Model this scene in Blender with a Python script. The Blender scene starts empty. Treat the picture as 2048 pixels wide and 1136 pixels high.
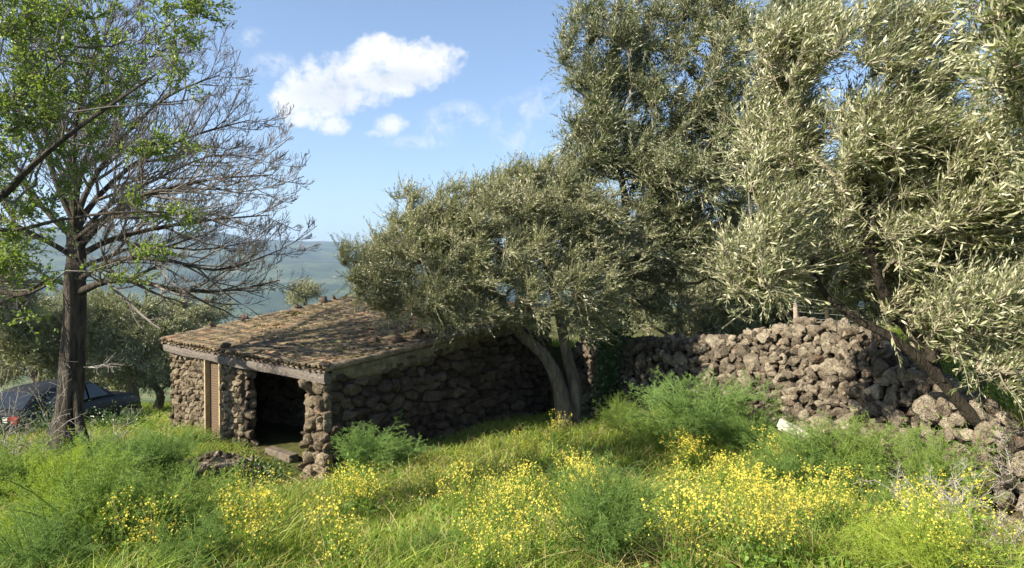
import bpy, math, random
import numpy as np
from mathutils import Vector

random.seed(7)
R = np.random.default_rng(11)
scene = bpy.context.scene
PI = math.pi

# ---------------------------------------------------------------- camera
F = 1300.0
CAMZ = 3.8
TILT = math.atan(28/F)
cam_data = bpy.data.cameras.new('camera')
cam = bpy.data.objects.new('camera', cam_data)
scene.collection.objects.link(cam)
cam.location = (0, 0, CAMZ)
cam.rotation_euler = (PI/2 - TILT, 0, 0)
cam_data.sensor_width = 36
cam_data.lens = F/2048*36
cam_data.clip_start = 0.1
cam_data.clip_end = 60000
scene.camera = cam

# ---------------------------------------------------------------- light
SUN_EL = math.radians(35)
SUN_AZ = math.radians(241)          # clockwise from +Y
SD = np.array([math.sin(SUN_AZ)*math.cos(SUN_EL), math.cos(SUN_AZ)*math.cos(SUN_EL), math.sin(SUN_EL)])
sun = bpy.data.lights.new('sun', 'SUN')
sun.energy = 5.0
sun.angle = math.radians(0.6)
sun.color = (1.0, 0.90, 0.74)
sun_o = bpy.data.objects.new('sun', sun)
scene.collection.objects.link(sun_o)
sun_o.rotation_euler = Vector(SD).to_track_quat('Z', 'Y').to_euler()
scene.view_settings.view_transform = 'Standard'
scene.view_settings.look = 'None'
scene.view_settings.exposure = 1.38
scene.view_settings.gamma = 1

# ---------------------------------------------------------------- node helpers
class NT:
    def __init__(s, tree): s.t = tree
    def n(s, kind, **kw):
        nd = s.t.nodes.new(kind)
        for k, v in kw.items(): setattr(nd, k, v)
        return nd
    def put(s, sock, v):
        if isinstance(v, bpy.types.NodeSocket): s.t.links.new(v, sock)
        else: sock.default_value = v
    def math(s, op, a, b=0.0, c=None, clamp=False):
        nd = s.n('ShaderNodeMath', operation=op, use_clamp=clamp)
        s.put(nd.inputs[0], a); s.put(nd.inputs[1], b)
        if c is not None: s.put(nd.inputs[2], c)
        return nd.outputs[0]
    def mix(s, f, a, b, blend='MIX'):
        nd = s.n('ShaderNodeMix', data_type='RGBA', blend_type=blend)
        s.put(nd.inputs[0], f)
        for i, v in ((6, a), (7, b)):
            if isinstance(v, (tuple, list)) and len(v) == 3: v = (*v, 1)
            s.put(nd.inputs[i], v)
        return nd.outputs[2]
    def noise(s, scale, detail=3, rough=0.55, vec=None, dist=0.0):
        nd = s.n('ShaderNodeTexNoise')
        nd.inputs['Scale'].default_value = scale
        nd.inputs['Detail'].default_value = detail
        nd.inputs['Roughness'].default_value = rough
        nd.inputs['Distortion'].default_value = dist
        if vec is not None: s.put(nd.inputs['Vector'], vec)
        return nd.outputs[0]
    def ramp(s, f, a, b, to0=0.0, to1=1.0):
        nd = s.n('ShaderNodeMapRange', clamp=True)
        s.put(nd.inputs[0], f)
        nd.inputs[1].default_value = a; nd.inputs[2].default_value = b
        nd.inputs[3].default_value = to0; nd.inputs[4].default_value = to1
        return nd.outputs[0]
    def pos(s): return s.n('ShaderNodeNewGeometry').outputs['Position']
    def isl(s): return s.n('ShaderNodeNewGeometry').outputs['Random Per Island']
    def ramp_c(s, f, stops):
        nd = s.n('ShaderNodeValToRGB')
        cr = nd.color_ramp
        while len(cr.elements) < len(stops): cr.elements.new(0.5)
        for e, (p, c) in zip(cr.elements, stops):
            e.position = p; e.color = (*c, 1)
        s.put(nd.inputs[0], f)
        return nd.outputs[0]

# ---------------------------------------------------------------- world: sky and clouds
world = bpy.data.worlds.new('World')
scene.world = world
world.use_nodes = True
wt = world.node_tree
wt.nodes.clear()
N = NT(wt)
sky = N.n('ShaderNodeTexSky', sky_type='NISHITA')
sky.sun_disc = False
sky.sun_elevation = SUN_EL
sky.sun_rotation = SUN_AZ
sky.altitude = 400
sky.air_density = 1.0
sky.dust_density = 1.1
sky.ozone_density = 2.2
tc = N.n('ShaderNodeTexCoord')
sep = N.n('ShaderNodeSeparateXYZ'); wt.links.new(tc.outputs['Generated'], sep.inputs[0])
yy = N.math('MAXIMUM', sep.outputs[1], 0.05)
uu = N.math('DIVIDE', sep.outputs[0], yy)
vv = N.math('DIVIDE', sep.outputs[2], yy)
cmb = N.n('ShaderNodeCombineXYZ'); wt.links.new(uu, cmb.inputs[0]); wt.links.new(vv, cmb.inputs[1])
uvw = cmb.outputs[0]
def cloud_puffs(puffs):
    out = None
    for (px, py, a, b) in puffs:
        du = N.math('DIVIDE', N.math('SUBTRACT', uu, (px-1024)/F), a/F)
        dv = N.math('DIVIDE', N.math('SUBTRACT', vv, (540-py)/F), b/F)
        r2 = N.math('ADD', N.math('MULTIPLY', du, du), N.math('MULTIPLY', dv, dv))
        m = N.math('SUBTRACT', 1.0, r2)
        out = m if out is None else N.math('MAXIMUM', out, m)
    return N.math('MAXIMUM', out, -2.0)
big = cloud_puffs([(640, 185, 95, 62), (725, 150, 105, 68), (820, 130, 105, 50), (600, 195, 62, 60),
                   (760, 105, 70, 30), (690, 195, 110, 36), (615, 235, 40, 26), (760, 170, 90, 34)])
small = cloud_puffs([(778, 250, 42, 22), (670, 252, 34, 18), (748, 268, 22, 10)])
wisp = cloud_puffs([(548, 132, 32, 18), (920, 226, 32, 17), (885, 250, 34, 24), (1035, 222, 34, 20),
                    (1030, 262, 34, 34), (1105, 208, 50, 26), (505, 78, 22, 14), (960, 240, 16, 12), (840, 285, 50, 10)])
n1 = N.noise(9.0, 12, 0.66, uvw, 0.35)
n2 = N.noise(34.0, 9, 0.68, uvw, 0.3)
nn = N.math('ADD', N.math('MULTIPLY', N.math('SUBTRACT', n1, 0.5), 4.2), N.math('MULTIPLY', N.math('SUBTRACT', n2, 0.5), 2.2))
d_big = N.ramp(N.math('ADD', big, nn), -0.05, .80)
d_small = N.math('MULTIPLY', N.ramp(N.math('ADD', small, N.math('MULTIPLY', nn, 1.4)), -0.1, 1.1), 0.95)
d_wisp = N.math('MULTIPLY', N.math('MULTIPLY', N.ramp(wisp, -1.6, 0.9), N.ramp(N.noise(24.0, 10, 0.72, uvw, 0.6), 0.44, 0.68)), 0.75)
dens = N.math('MAXIMUM', N.math('MAXIMUM', d_big, d_small), d_wisp)
# painted shading: greyer belly on the lower middle of the big cloud
belly = N.math('MULTIPLY', N.ramp(cloud_puffs([(690, 190, 110, 40), (800, 160, 90, 26)]), -0.3, 0.9),
               N.ramp(N.noise(16.0, 5, 0.6, uvw), 0.3, 0.62))
ccol = N.mix(N.math('MULTIPLY', belly, 0.95), (5.3, 5.25, 5.2), (3.3, 3.55, 3.9))
front = N.ramp(sep.outputs[1], 0.05, 0.2)
skyc = N.mix(N.ramp(sep.outputs[2], 0.0, 0.42), (.97, 1.0, 1.06), (1.02, 1.0, 1.0), 'MIX')
skym = N.mix(1.0, sky.outputs[0], skyc, 'MULTIPLY')
SKY_STR = 0.082
fin = N.mix(N.math('MULTIPLY', dens, front), skym, ccol)
bg = N.n('ShaderNodeBackground'); bg.inputs[1].default_value = SKY_STR
wt.links.new(fin, bg.inputs[0])
wo = N.n('ShaderNodeOutputWorld'); wt.links.new(bg.outputs[0], wo.inputs[0])

# ---------------------------------------------------------------- geometry helpers
def at(px, py, d):
    f = np.array([0, math.cos(TILT), -math.sin(TILT)]); u = np.array([0, math.sin(TILT), math.cos(TILT)])
    r = f + (px-1024)/F*np.array([1, 0, 0]) + (568-py)/F*u
    return np.array([0, 0, CAMZ]) + r*(d/r[1])

def unit(v): 
    v = np.asarray(v, float)
    return v/np.maximum(np.linalg.norm(v, axis=-1, keepdims=True), 1e-9)

def _h(ix, iy, iz, seed):
    n = (ix*374761393 + iy*668265263 + iz*1274126177 + seed*974711) & 0xffffffff
    n = ((n ^ (n >> 13))*1274126177) & 0xffffffff
    n = n ^ (n >> 16)
    return (n & 0xffff)/65535.0
def vnoise(p, seed=0):
    p = np.asarray(p, float); i = np.floor(p).astype(np.int64); f = p-i; f = f*f*(3-2*f)
    out = 0
    for a in (0, 1):
        for b in (0, 1):
            for c in (0, 1):
                w = (f[..., 0] if a else 1-f[..., 0])*(f[..., 1] if b else 1-f[..., 1])*(f[..., 2] if c else 1-f[..., 2])
                out = out + w*_h(i[..., 0]+a, i[..., 1]+b, i[..., 2]+c, seed)
    return out
def fbm(p, seed=0, oct=4):
    p = np.asarray(p, float); s = 0; a = .5
    for k in range(oct):
        s = s + a*(vnoise(p*2**k, seed+k)-.5); a *= .5
    return s
def fbm2(x, y, scale, seed=0, oct=4):
    x = np.asarray(x, float); y = np.asarray(y, float)
    return fbm(np.stack([x*scale, y*scale, np.zeros_like(x)+.37], -1), seed, oct)

class MB:
    """collects vertices and polygons and links them as one mesh object"""
    def __init__(s): s.V = []; s.P = []; s.n = 0
    def add(s, V, *polys):
        V = np.asarray(V, float).reshape(-1, 3)
        for p in polys:
            p = np.asarray(p, np.int64)
            if p.size: s.P.append(p+s.n)
        s.V.append(V); s.n += len(V)
    def mesh(s, name, mat, smooth=False):
        V = np.concatenate(s.V); me = bpy.data.meshes.new(name)
        me.vertices.add(len(V)); me.vertices.foreach_set('co', V.astype(np.float32).ravel())
        tot = sum(p.size for p in s.P); npol = sum(len(p) for p in s.P)
        me.loops.add(tot); me.loops.foreach_set('vertex_index', np.concatenate([p.ravel() for p in s.P]).astype(np.int32))
        sizes = np.concatenate([np.full(len(p), p.shape[1]) for p in s.P])
        me.polygons.add(npol)
        me.polygons.foreach_set('loop_start', (np.cumsum(sizes)-sizes).astype(np.int32))
        me.polygons.foreach_set('use_smooth', np.full(npol, smooth))
        me.update(calc_edges=True)
        me.materials.append(mat)
        return me
    def build(s, name, mat, parent=None, smooth=False):
        return link(name, s.mesh(name, mat, smooth), parent)
def link(name, me, parent=None):
    o = bpy.data.objects.new(name, me); scene.collection.objects.link(o)
    if parent is not None:
        o.parent = parent
        o.matrix_parent_inverse = parent.matrix_world.inverted()
    return o
def tag(o, label=None, cat=None, group=None, kind=None):
    if label: o['label'] = label
    if cat: o['category'] = cat
    if group: o['group'] = group
    if kind: o['kind'] = kind
    return o
def thing(name, loc, label, cat, group=None):
    o = bpy.data.objects.new(name, None); scene.collection.objects.link(o)
    o.location = tuple(loc); o.empty_display_size = .2
    bpy.context.view_layer.update()
    return tag(o, label, cat, group)
def copy_thing(o, loc, rz, sc, label, group=None, color=None):
    c = o.copy(); scene.collection.objects.link(c); c.location = tuple(loc); c.rotation_euler = (0, 0, rz)
    c.scale = (sc, sc, sc) if np.isscalar(sc) else sc
    c['label'] = label
    if group: c['group'] = group
    for ch in list(o.children):
        d = ch.copy(); scene.collection.objects.link(d); d.parent = c
        d.matrix_parent_inverse = ch.matrix_parent_inverse.copy()
        if color: d.color = (*color, 1)
    return c

def tubes(mb, P, Rd, sides=4):
    """P (n,k,3) paths, Rd (n,k) radii"""
    P = np.asarray(P, float); Rd = np.asarray(Rd, float); n, k, _ = P.shape
    if n == 0: return
    T = np.empty_like(P); T[:, 1:-1] = P[:, 2:]-P[:, :-2] if k > 2 else 0
    T[:, 0] = P[:, 1]-P[:, 0]; T[:, -1] = P[:, -1]-P[:, -2]; T = unit(T)
    ref = np.where(np.abs(T[:, :1, 2:3]) > .9, np.array([1., 0, 0]), np.array([0, 0, 1.]))
    A = unit(np.cross(T, np.broadcast_to(ref, T.shape))); B = np.cross(T, A)
    ang = np.arange(sides)*2*PI/sides
    V = P[:, :, None] + Rd[:, :, None, None]*(A[:, :, None]*np.cos(ang)[None, None, :, None] + B[:, :, None]*np.sin(ang)[None, None, :, None])
    idx = np.arange(n*k*sides).reshape(n, k, sides); j = (np.arange(sides)+1) % sides
    q = np.stack([idx[:, :-1], idx[:, 1:], idx[:, 1:][:, :, j], idx[:, :-1][:, :, j]], -1).reshape(-1, 4)
    mb.add(V, q)
def ribbons(mb, P, W, rng=R):
    """flat blades: P (n,k,3), W (n,k) half widths"""
    n, k, _ = P.shape
    T = unit(P[:, -1]-P[:, 0]); s = unit(np.cross(T, rng.normal(size=(n, 3))))
    V = np.stack([P-s[:, None]*W[..., None], P+s[:, None]*W[..., None]], 2)
    idx = np.arange(n*k*2).reshape(n, k, 2)
    q = np.stack([idx[:, :-1, 0], idx[:, :-1, 1], idx[:, 1:, 1], idx[:, 1:, 0]], -1).reshape(-1, 4)
    mb.add(V, q)
def leaves(mb, P, D, L, W, hi=True, curl=.15, rng=R, nrm=None):
    n = len(P); D = unit(D)
    r = rng.normal(size=(n, 3)) if nrm is None else nrm + rng.normal(size=(n, 3))*.35
    S = unit(np.cross(D, r)); Nn = np.cross(S, D)
    L = np.broadcast_to(L, (n,))[:, None]; W = np.broadcast_to(W, (n,))[:, None]
    c = (rng.normal(size=(n, 1))*curl)*L
    if hi:
        m1 = P+D*L*.33 + Nn*c*.5; m2 = P+D*L*.7 + Nn*c*.6
        V = np.stack([P, m1-S*W*.5, m1+S*W*.5, m2-S*W*.38, m2+S*W*.38, P+D*L-Nn*c*.4], 1)
        i = np.arange(n)[:, None]*6
        mb.add(V, i+np.array([[0, 2, 1]]), i+np.array([[1, 2, 4, 3]]), i+np.array([[3, 4, 5]]))
    else:
        m = P+D*L*.45 + Nn*c*.6
        V = np.stack([P, m-S*W*.5, P+D*L, m+S*W*.5], 1)
        i = np.arange(n)[:, None]*4
        mb.add(V, i+np.array([[0, 3, 2]]), i+np.array([[0, 2, 1]]))
def smooth_path(pts, rad, k):
    pts = np.asarray(pts, float); rad = np.asarray(rad, float)
    t = np.linspace(0, len(pts)-1, k); out = []; ro = []
    for x in t:
        i = min(int(x), len(pts)-2); f = x-i
        p0 = pts[max(i-1, 0)]; p1 = pts[i]; p2 = pts[i+1]; p3 = pts[min(i+2, len(pts)-1)]
        out.append(.5*((2*p1)+(-p0+p2)*f+(2*p0-5*p1+4*p2-p3)*f*f+(-p0+3*p1-3*p2+p3)*f**3))
        ro.append(rad[i]*(1-f)+rad[i+1]*f)
    return np.array(out), np.array(ro)
def trunk(mb, pts, rad, k=24, sides=18, rough=.18, seed=0, twist=2.0):
    P, r = smooth_path(pts, rad, k)
    a, b = mb.n, len(mb.V)
    tubes(mb, P[None], r[None], sides)
    V = mb.V[-1].reshape(k, sides, 3)
    ang = np.arange(sides)*2*PI/sides
    for i in range(k):
        c = P[i]; d = V[i]-c
        ph = ang+twist*i/k
        ridge = .10*np.sin(3*ph+seed)+.07*np.sin(5*ph+seed*2)+rough*2*fbm(np.stack([np.cos(ph)*1.3, np.sin(ph)*1.3, np.full(sides, i*.25)], -1), seed, 3)
        V[i] = c+d*(1+ridge)[:, None]
    mb.V[-1] = V.reshape(-1, 3)
    return P, r

ICO = {}
def ico(sub):
    if sub not in ICO:
        import bmesh
        bm = bmesh.new(); bmesh.ops.create_icosphere(bm, subdivisions=sub, radius=1)
        ICO[sub] = (np.array([v.co[:] for v in bm.verts]), np.array([[v.index for v in f.verts] for f in bm.faces]))
        bm.free()
    return ICO[sub]
def rock_verts(sub=3, seed=0, planes=9, rough=.13):
    rng = np.random.default_rng(seed)
    D, Fc = ico(sub)
    n = unit(rng.normal(size=(planes, 3))); dd = rng.uniform(.50, .95, planes)
    dot = D@n.T
    r = np.min(np.where(dot > .05, dd/np.maximum(dot, .05), 9), 1)
    r = np.minimum(r, 1.15) + rough*2*fbm(D*2.6+seed*3.1, seed, 4)
    r = r+fbm(D*6.5+seed*1.7, seed+9, 2)*.16
    return D*r[:, None], Fc
ROCKS = [rock_verts(3, s) for s in range(14)]
ROCKS_LO = [rock_verts(2, s+50) for s in range(8)]
def rot_rand(rng):
    q = unit(rng.normal(size=4)); w, x, y, z = q
    return np.array([[1-2*(y*y+z*z), 2*(x*y-z*w), 2*(x*z+y*w)], [2*(x*y+z*w), 1-2*(x*x+z*z), 2*(y*z-x*w)], [2*(x*z-y*w), 2*(y*z+x*w), 1-2*(x*x+y*y)]])
def add_rock(mb, c, s, rng, lo=False, flat=(1, .85, .7)):
    V, Fc = random.choice(ROCKS_LO if lo else ROCKS)
    V = (V*np.array(flat)*s)@rot_rand(rng).T + c
    mb.add(V, Fc)
def box(mb, c, u, v, w):
    c = np.array(c, float); u = np.array(u, float)/2; v = np.array(v, float)/2; w = np.array(w, float)/2
    V = [c+a*u+b*v+d*w for a in (-1, 1) for b in (-1, 1) for d in (-1, 1)]
    mb.add(V, [[0, 1, 3, 2], [4, 6, 7, 5], [0, 4, 5, 1], [2, 3, 7, 6], [0, 2, 6, 4], [1, 5, 7, 3]])

# ---------------------------------------------------------------- materials
def new_mat(name):
    m = bpy.data.materials.new(name); m.use_nodes = True
    nt = m.node_tree; b = nt.nodes['Principled BSDF']; return m, NT(nt), b
def bump(n, b, h, strength=.5, dist=.02):
    nd = n.n('ShaderNodeBump'); nd.inputs['Strength'].default_value = strength; nd.inputs['Distance'].default_value = dist
    n.put(nd.inputs['Height'], h); n.t.links.new(nd.outputs[0], b.inputs['Normal'])
def leaf_mat(name, top, top2, back, back2, trans=.25, tcol=None, rough=.45, spec=.4, scale=1.1, tint=False):
    m, n, b = new_mat(name)
    g = n.n('ShaderNodeNewGeometry')
    isl = g.outputs['Random Per Island']
    clump = n.ramp(n.noise(scale, 2, .5, g.outputs['Position']), .35, .65)
    f = n.math('ADD', n.math('MULTIPLY', isl, .65), n.math('MULTIPLY', clump, .35))
    cf = n.mix(f, top, top2); cb = n.mix(f, back, back2)
    c = n.mix(g.outputs['Backfacing'], cf, cb)
    if tint:
        oi = n.n('ShaderNodeObjectInfo'); c = n.mix(1.0, c, oi.outputs['Color'], 'MULTIPLY')
    n.put(b.inputs['Base Color'], c); b.inputs['Roughness'].default_value = rough
    b.inputs['Specular IOR Level'].default_value = spec
    tr = n.n('ShaderNodeBsdfTranslucent')
    tc_ = n.mix(f, tcol or top, tuple(x*1.3 for x in (tcol or top2)))
    if tint: tc_ = n.mix(1.0, tc_, oi.outputs['Color'], 'MULTIPLY')
    n.put(tr.inputs[0], tc_)
    mx = n.n('ShaderNodeMixShader'); mx.inputs[0].default_value = trans
    n.t.links.new(b.outputs[0], mx.inputs[1]); n.t.links.new(tr.outputs[0], mx.inputs[2])
    n.t.links.new(mx.outputs[0], n.t.nodes['Material Output'].inputs[0])
    return m
M = {}
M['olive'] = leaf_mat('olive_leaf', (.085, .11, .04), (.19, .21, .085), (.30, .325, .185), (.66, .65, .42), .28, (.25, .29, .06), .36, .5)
M['olive_dark'] = leaf_mat('olive_leaf_dark', (.06, .09, .028), (.14, .17, .055), (.26, .28, .16), (.52, .52, .34), .25, (.12, .16, .035), .42, .45)  # dark leaves of the tall olive; background olives get their shade through this colour
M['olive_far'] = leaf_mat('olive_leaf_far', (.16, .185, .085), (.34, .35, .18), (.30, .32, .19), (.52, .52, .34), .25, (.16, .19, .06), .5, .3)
M['green_leaf'] = leaf_mat('green_leaf', (.085, .145, .025), (.20, .28, .045), (.14, .21, .05), (.26, .33, .09), .38, (.26, .38, .04), .4, .4, 1.4)
M['fennel'] = leaf_mat('fennel_leaf', (.17, .25, .075), (.30, .39, .14), (.17, .25, .075), (.30, .39, .14), .40, (.30, .42, .08), .6, .2, 3.0, True)
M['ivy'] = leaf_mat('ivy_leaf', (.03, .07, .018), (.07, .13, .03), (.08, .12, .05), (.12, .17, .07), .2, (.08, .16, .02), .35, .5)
M['weed'] = leaf_mat('weed_leaf', (.07, .15, .02), (.17, .28, .04), (.10, .18, .04), (.2, .3, .07), .35, (.2, .36, .03), .5, .3)
M['petal'] = leaf_mat('petal', (.66, .58, .05), (.82, .76, .20), (.66, .58, .05), (.82, .76, .20), .35, (.85, .66, .03), .6, .2)

def grass_mat(name, cols, dry):
    m, n, b = new_mat(name)
    g = n.n('ShaderNodeNewGeometry')
    f = n.math('ADD', n.math('MULTIPLY', g.outputs['Random Per Island'], .6), n.math('MULTIPLY', n.ramp(n.noise(.9, 3, .55, g.outputs['Position']), .3, .7), .4))
    c = n.ramp_c(f, [(0, cols[0]), (.5, cols[1]), (1, cols[2])])
    rnd = n.math('FRACT', n.math('MULTIPLY', g.outputs['Random Per Island'], 17.3))
    c = n.mix(n.math('MULTIPLY', n.math('LESS_THAN', rnd, dry), .85), c, (.42, .33, .15))
    n.put(b.inputs['Base Color'], c); b.inputs['Roughness'].default_value = .5; b.inputs['Specular IOR Level'].default_value = .3
    tr = n.n('ShaderNodeBsdfTranslucent'); n.put(tr.inputs[0], n.mix(.5, c, (.34, .46, .03)))
    mx = n.n('ShaderNodeMixShader'); mx.inputs[0].default_value = .38
    n.t.links.new(b.outputs[0], mx.inputs[1]); n.t.links.new(tr.outputs[0], mx.inputs[2])
    n.t.links.new(mx.outputs[0], n.t.nodes['Material Output'].inputs[0])
    return m
M['grass'] = grass_mat('grass_blade', [(.09, .16, .018), (.22, .32, .04), (.42, .48, .10)], .16)
M['grass_dry'] = grass_mat('dry_grass_blade', [(.34, .27, .12), (.46, .37, .18), (.28, .26, .09)], .3)
M['mustard_stem'] = grass_mat('mustard_stem', [(.10, .19, .03), (.20, .30, .05), (.28, .34, .08)], .1)

def stone_mat(name, c0, c1, c2, sc=6, lichen=.25, bs=.8):
    m, n, b = new_mat(name)
    g = n.n('ShaderNodeNewGeometry'); p = g.outputs['Position']; isl = g.outputs['Random Per Island']
    off = n.n('ShaderNodeVectorMath', operation='ADD'); n.put(off.inputs[0], p)
    cx = n.n('ShaderNodeCombineXYZ'); n.put(cx.inputs[0], n.math('MULTIPLY', isl, 50)); n.put(off.inputs[1], cx.outputs[0])
    q = off.outputs[0]
    f = n.math('ADD', n.math('MULTIPLY', isl, .5), n.math('MULTIPLY', n.ramp(n.noise(sc, 5, .65, q), .3, .7), .5))
    c = n.ramp_c(f, [(.08, c0), (.5, c1), (.95, c2)])
    li = n.ramp(n.noise(sc*2.2, 5, .7, q), .56, .66)
    c = n.mix(n.math('MULTIPLY', li, lichen), c, (.42, .38, .24))
    rd = n.ramp(n.noise(sc*.8, 3, .6, q), .58, .72)
    c = n.mix(n.math('MULTIPLY', rd, .45), c, (c1[0]*1.25, c1[1]*.72, c1[2]*.55))
    pores = n.n('ShaderNodeTexVoronoi'); pores.inputs['Scale'].default_value = 38; n.put(pores.inputs['Vector'], q)
    pr = n.ramp(pores.outputs['Distance'], .05, .42)
    c = n.mix(n.math('MULTIPLY', n.math('SUBTRACT', 1, pr), .45), c, (c0[0]*.5, c0[1]*.5, c0[2]*.5))
    n.put(b.inputs['Base Color'], c); b.inputs['Roughness'].default_value = .95; b.inputs['Specular IOR Level'].default_value = .15
    h = n.math('ADD', n.noise(22, 6, .7, q), n.math('MULTIPLY', pr, .45))
    bump(n, b, h, min(bs*1.3, 1), .08)
    return m
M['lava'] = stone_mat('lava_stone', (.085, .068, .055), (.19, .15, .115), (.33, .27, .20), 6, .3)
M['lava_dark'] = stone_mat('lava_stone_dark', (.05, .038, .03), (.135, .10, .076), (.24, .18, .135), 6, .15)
M['lava_pile'] = stone_mat('lava_stone_pile', (.06, .05, .038), (.21, .175, .13), (.47, .41, .31), 5, .4, .7)
M['mortar_wall'] = stone_mat('mortared_stone', (.09, .072, .05), (.24, .195, .135), (.42, .35, .25), 9, .4)

def simple(name, c0, c1, sc=4, rough=.9, bs=.4, bd=.02, stretch=None, detail=5):
    m, n, b = new_mat(name)
    p = n.n('ShaderNodeTexCoord').outputs['Object']
    if stretch:
        mp = n.n('ShaderNodeMapping'); n.put(mp.inputs[0], p); mp.inputs['Scale'].default_value = stretch; p = mp.outputs[0]
    f = n.ramp(n.noise(sc, detail, .65, p), .3, .7)
    n.put(b.inputs['Base Color'], n.mix(f, c0, c1)); b.inputs['Roughness'].default_value = rough
    b.inputs['Specular IOR Level'].default_value = .2
    bump(n, b, n.noise(sc*2.5, 5, .65, p), bs, bd)
    return m
M['bark'] = simple('bark', (.022, .019, .016), (.15, .125, .095), 11, .95, 1.0, .12, (1, 1, .16))
M['bark_dark'] = simple('shaded_olive_bark', (.018, .016, .012), (.07, .058, .042), 9, .95, 1.0, .08, (1, 1, .25))  # olive bark with the near trunk's shadow put into the colour
M['bark_olive'] = simple('olive_bark', (.09, .075, .055), (.30, .26, .20), 9, .95, 1.0, .1, (1, 1, .25))
M['twig'] = simple('twig_bark', (.085, .075, .065), (.23, .205, .18), 6, .9, .2)
M['twig_olive'] = simple('olive_twig', (.16, .14, .10), (.34, .30, .22), 6, .9, .2)
M['dead'] = simple('dead_wood', (.20, .18, .155), (.42, .39, .345), 8, .9, .3)
M['plaster'] = simple('old_lime_plaster', (.08, .072, .042), (.27, .23, .15), 5, .95, .8, .04)  # plaster tone dimmed to include the shade it lies in
M['mortar_edge'] = simple('verge_mortar', (.10, .075, .05), (.34, .27, .18), 9, .95, .8, .03)
M['soil'] = simple('dark_soil', (.035, .028, .02), (.08, .06, .042), 5, 1, .6, .04)
M['gap'] = simple('wall_core', (.02, .016, .013), (.05, .04, .03), 8, 1, .3)
M['white_board'] = simple('pale_weathered_board', (.34, .31, .27), (.50, .47, .41), 7, .85, .4, .01)
M['concrete'] = simple('old_concrete', (.07, .058, .045), (.19, .16, .125), 8, .95, .6)
M['brick_jamb'] = simple('pale_jamb', (.26, .20, .12), (.44, .35, .22), 7, .9, .5)
M['post'] = simple('rough_post', (.26, .20, .16), (.45, .36, .30), 10, .9, .5)
M['wire'] = simple('dull_wire', (.20, .20, .19), (.3, .3, .28), 3, .6, 0)
M['pole'] = simple('grey_pole', (.25, .24, .23), (.38, .37, .35), 3, .8, .1)

def wood_mat():
    m, n, b = new_mat('weathered_beam')
    p = n.n('ShaderNodeTexCoord').outputs['Object']
    mp = n.n('ShaderNodeMapping'); n.put(mp.inputs[0], p)
    mp.inputs['Rotation'].default_value = (0, 0, math.radians(39)); mp.inputs['Scale'].default_value = (.7, 10, 14)
    f = n.noise(2.2, 7, .7, mp.outputs[0], .4)
    c = n.ramp_c(f, [(.25, (.03, .026, .022)), (.5, (.12, .10, .085)), (.75, (.26, .235, .20))])
    n.put(b.inputs['Base Color'], c); b.inputs['Roughness'].default_value = .85; bump(n, b, f, .8, .02)
    return m
M['beam'] = wood_mat()
def tile_mat():
    m, n, b = new_mat('old_clay_tile')
    g = n.n('ShaderNodeNewGeometry'); p = g.outputs['Position']; isl = g.outputs['Random Per Island']
    f = n.math('ADD', n.math('MULTIPLY', isl, .55), n.math('MULTIPLY', n.ramp(n.noise(1.1, 4, .6, p), .35, .65), .45))
    c = n.ramp_c(f, [(0, (.08, .06, .042)), (.35, (.15, .11, .075)), (.65, (.22, .165, .11)), (.9, (.29, .145, .085)), (1, (.36, .30, .21))])
    li = n.ramp(n.noise(9, 7, .75, p), .45, .58)
    c = n.mix(n.math('MULTIPLY', li, .7), c, (.25, .22, .145))
    dk = n.ramp(n.noise(4, 8, .78, p), .49, .58)
    c = n.mix(n.math('MULTIPLY', dk, .8), c, (.075, .06, .042))
    yl = n.ramp(n.noise(5, 5, .7, p, .5), .62, .7)
    c = n.mix(n.math('MULTIPLY', yl, .55), c, (.50, .43, .22))
    n.put(b.inputs['Base Color'], c); b.inputs['Roughness'].default_value = .95; b.inputs['Specular IOR Level'].default_value = .15
    bump(n, b, n.noise(30, 5, .7, p), .6, .02)
    return m
M['tile'] = tile_mat()
def brick_mat():
    m, n, b = new_mat('thin_brick')
    p = n.pos(); s = n.n('ShaderNodeSeparateXYZ'); n.put(s.inputs[0], p)
    z = n.math('MULTIPLY', s.outputs[2], 17)
    fr = n.math('FRACT', z); jt = n.math('LESS_THAN', fr, .22)
    f = n.noise(9, 4, .6, p)
    c = n.mix(f, (.085, .055, .03), (.165, .11, .062)); c = n.mix(jt, c, (.05, .04, .03))  # brick tone darkened to stand for the shade inside the slot
    n.put(b.inputs['Base Color'], c); b.inputs['Roughness'].default_value = .9
    bump(n, b, n.math('SUBTRACT', n.noise(20, 4, .6, p), n.math('MULTIPLY', jt, .8)), .6, .02)
    return m
M['brick'] = brick_mat()
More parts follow.
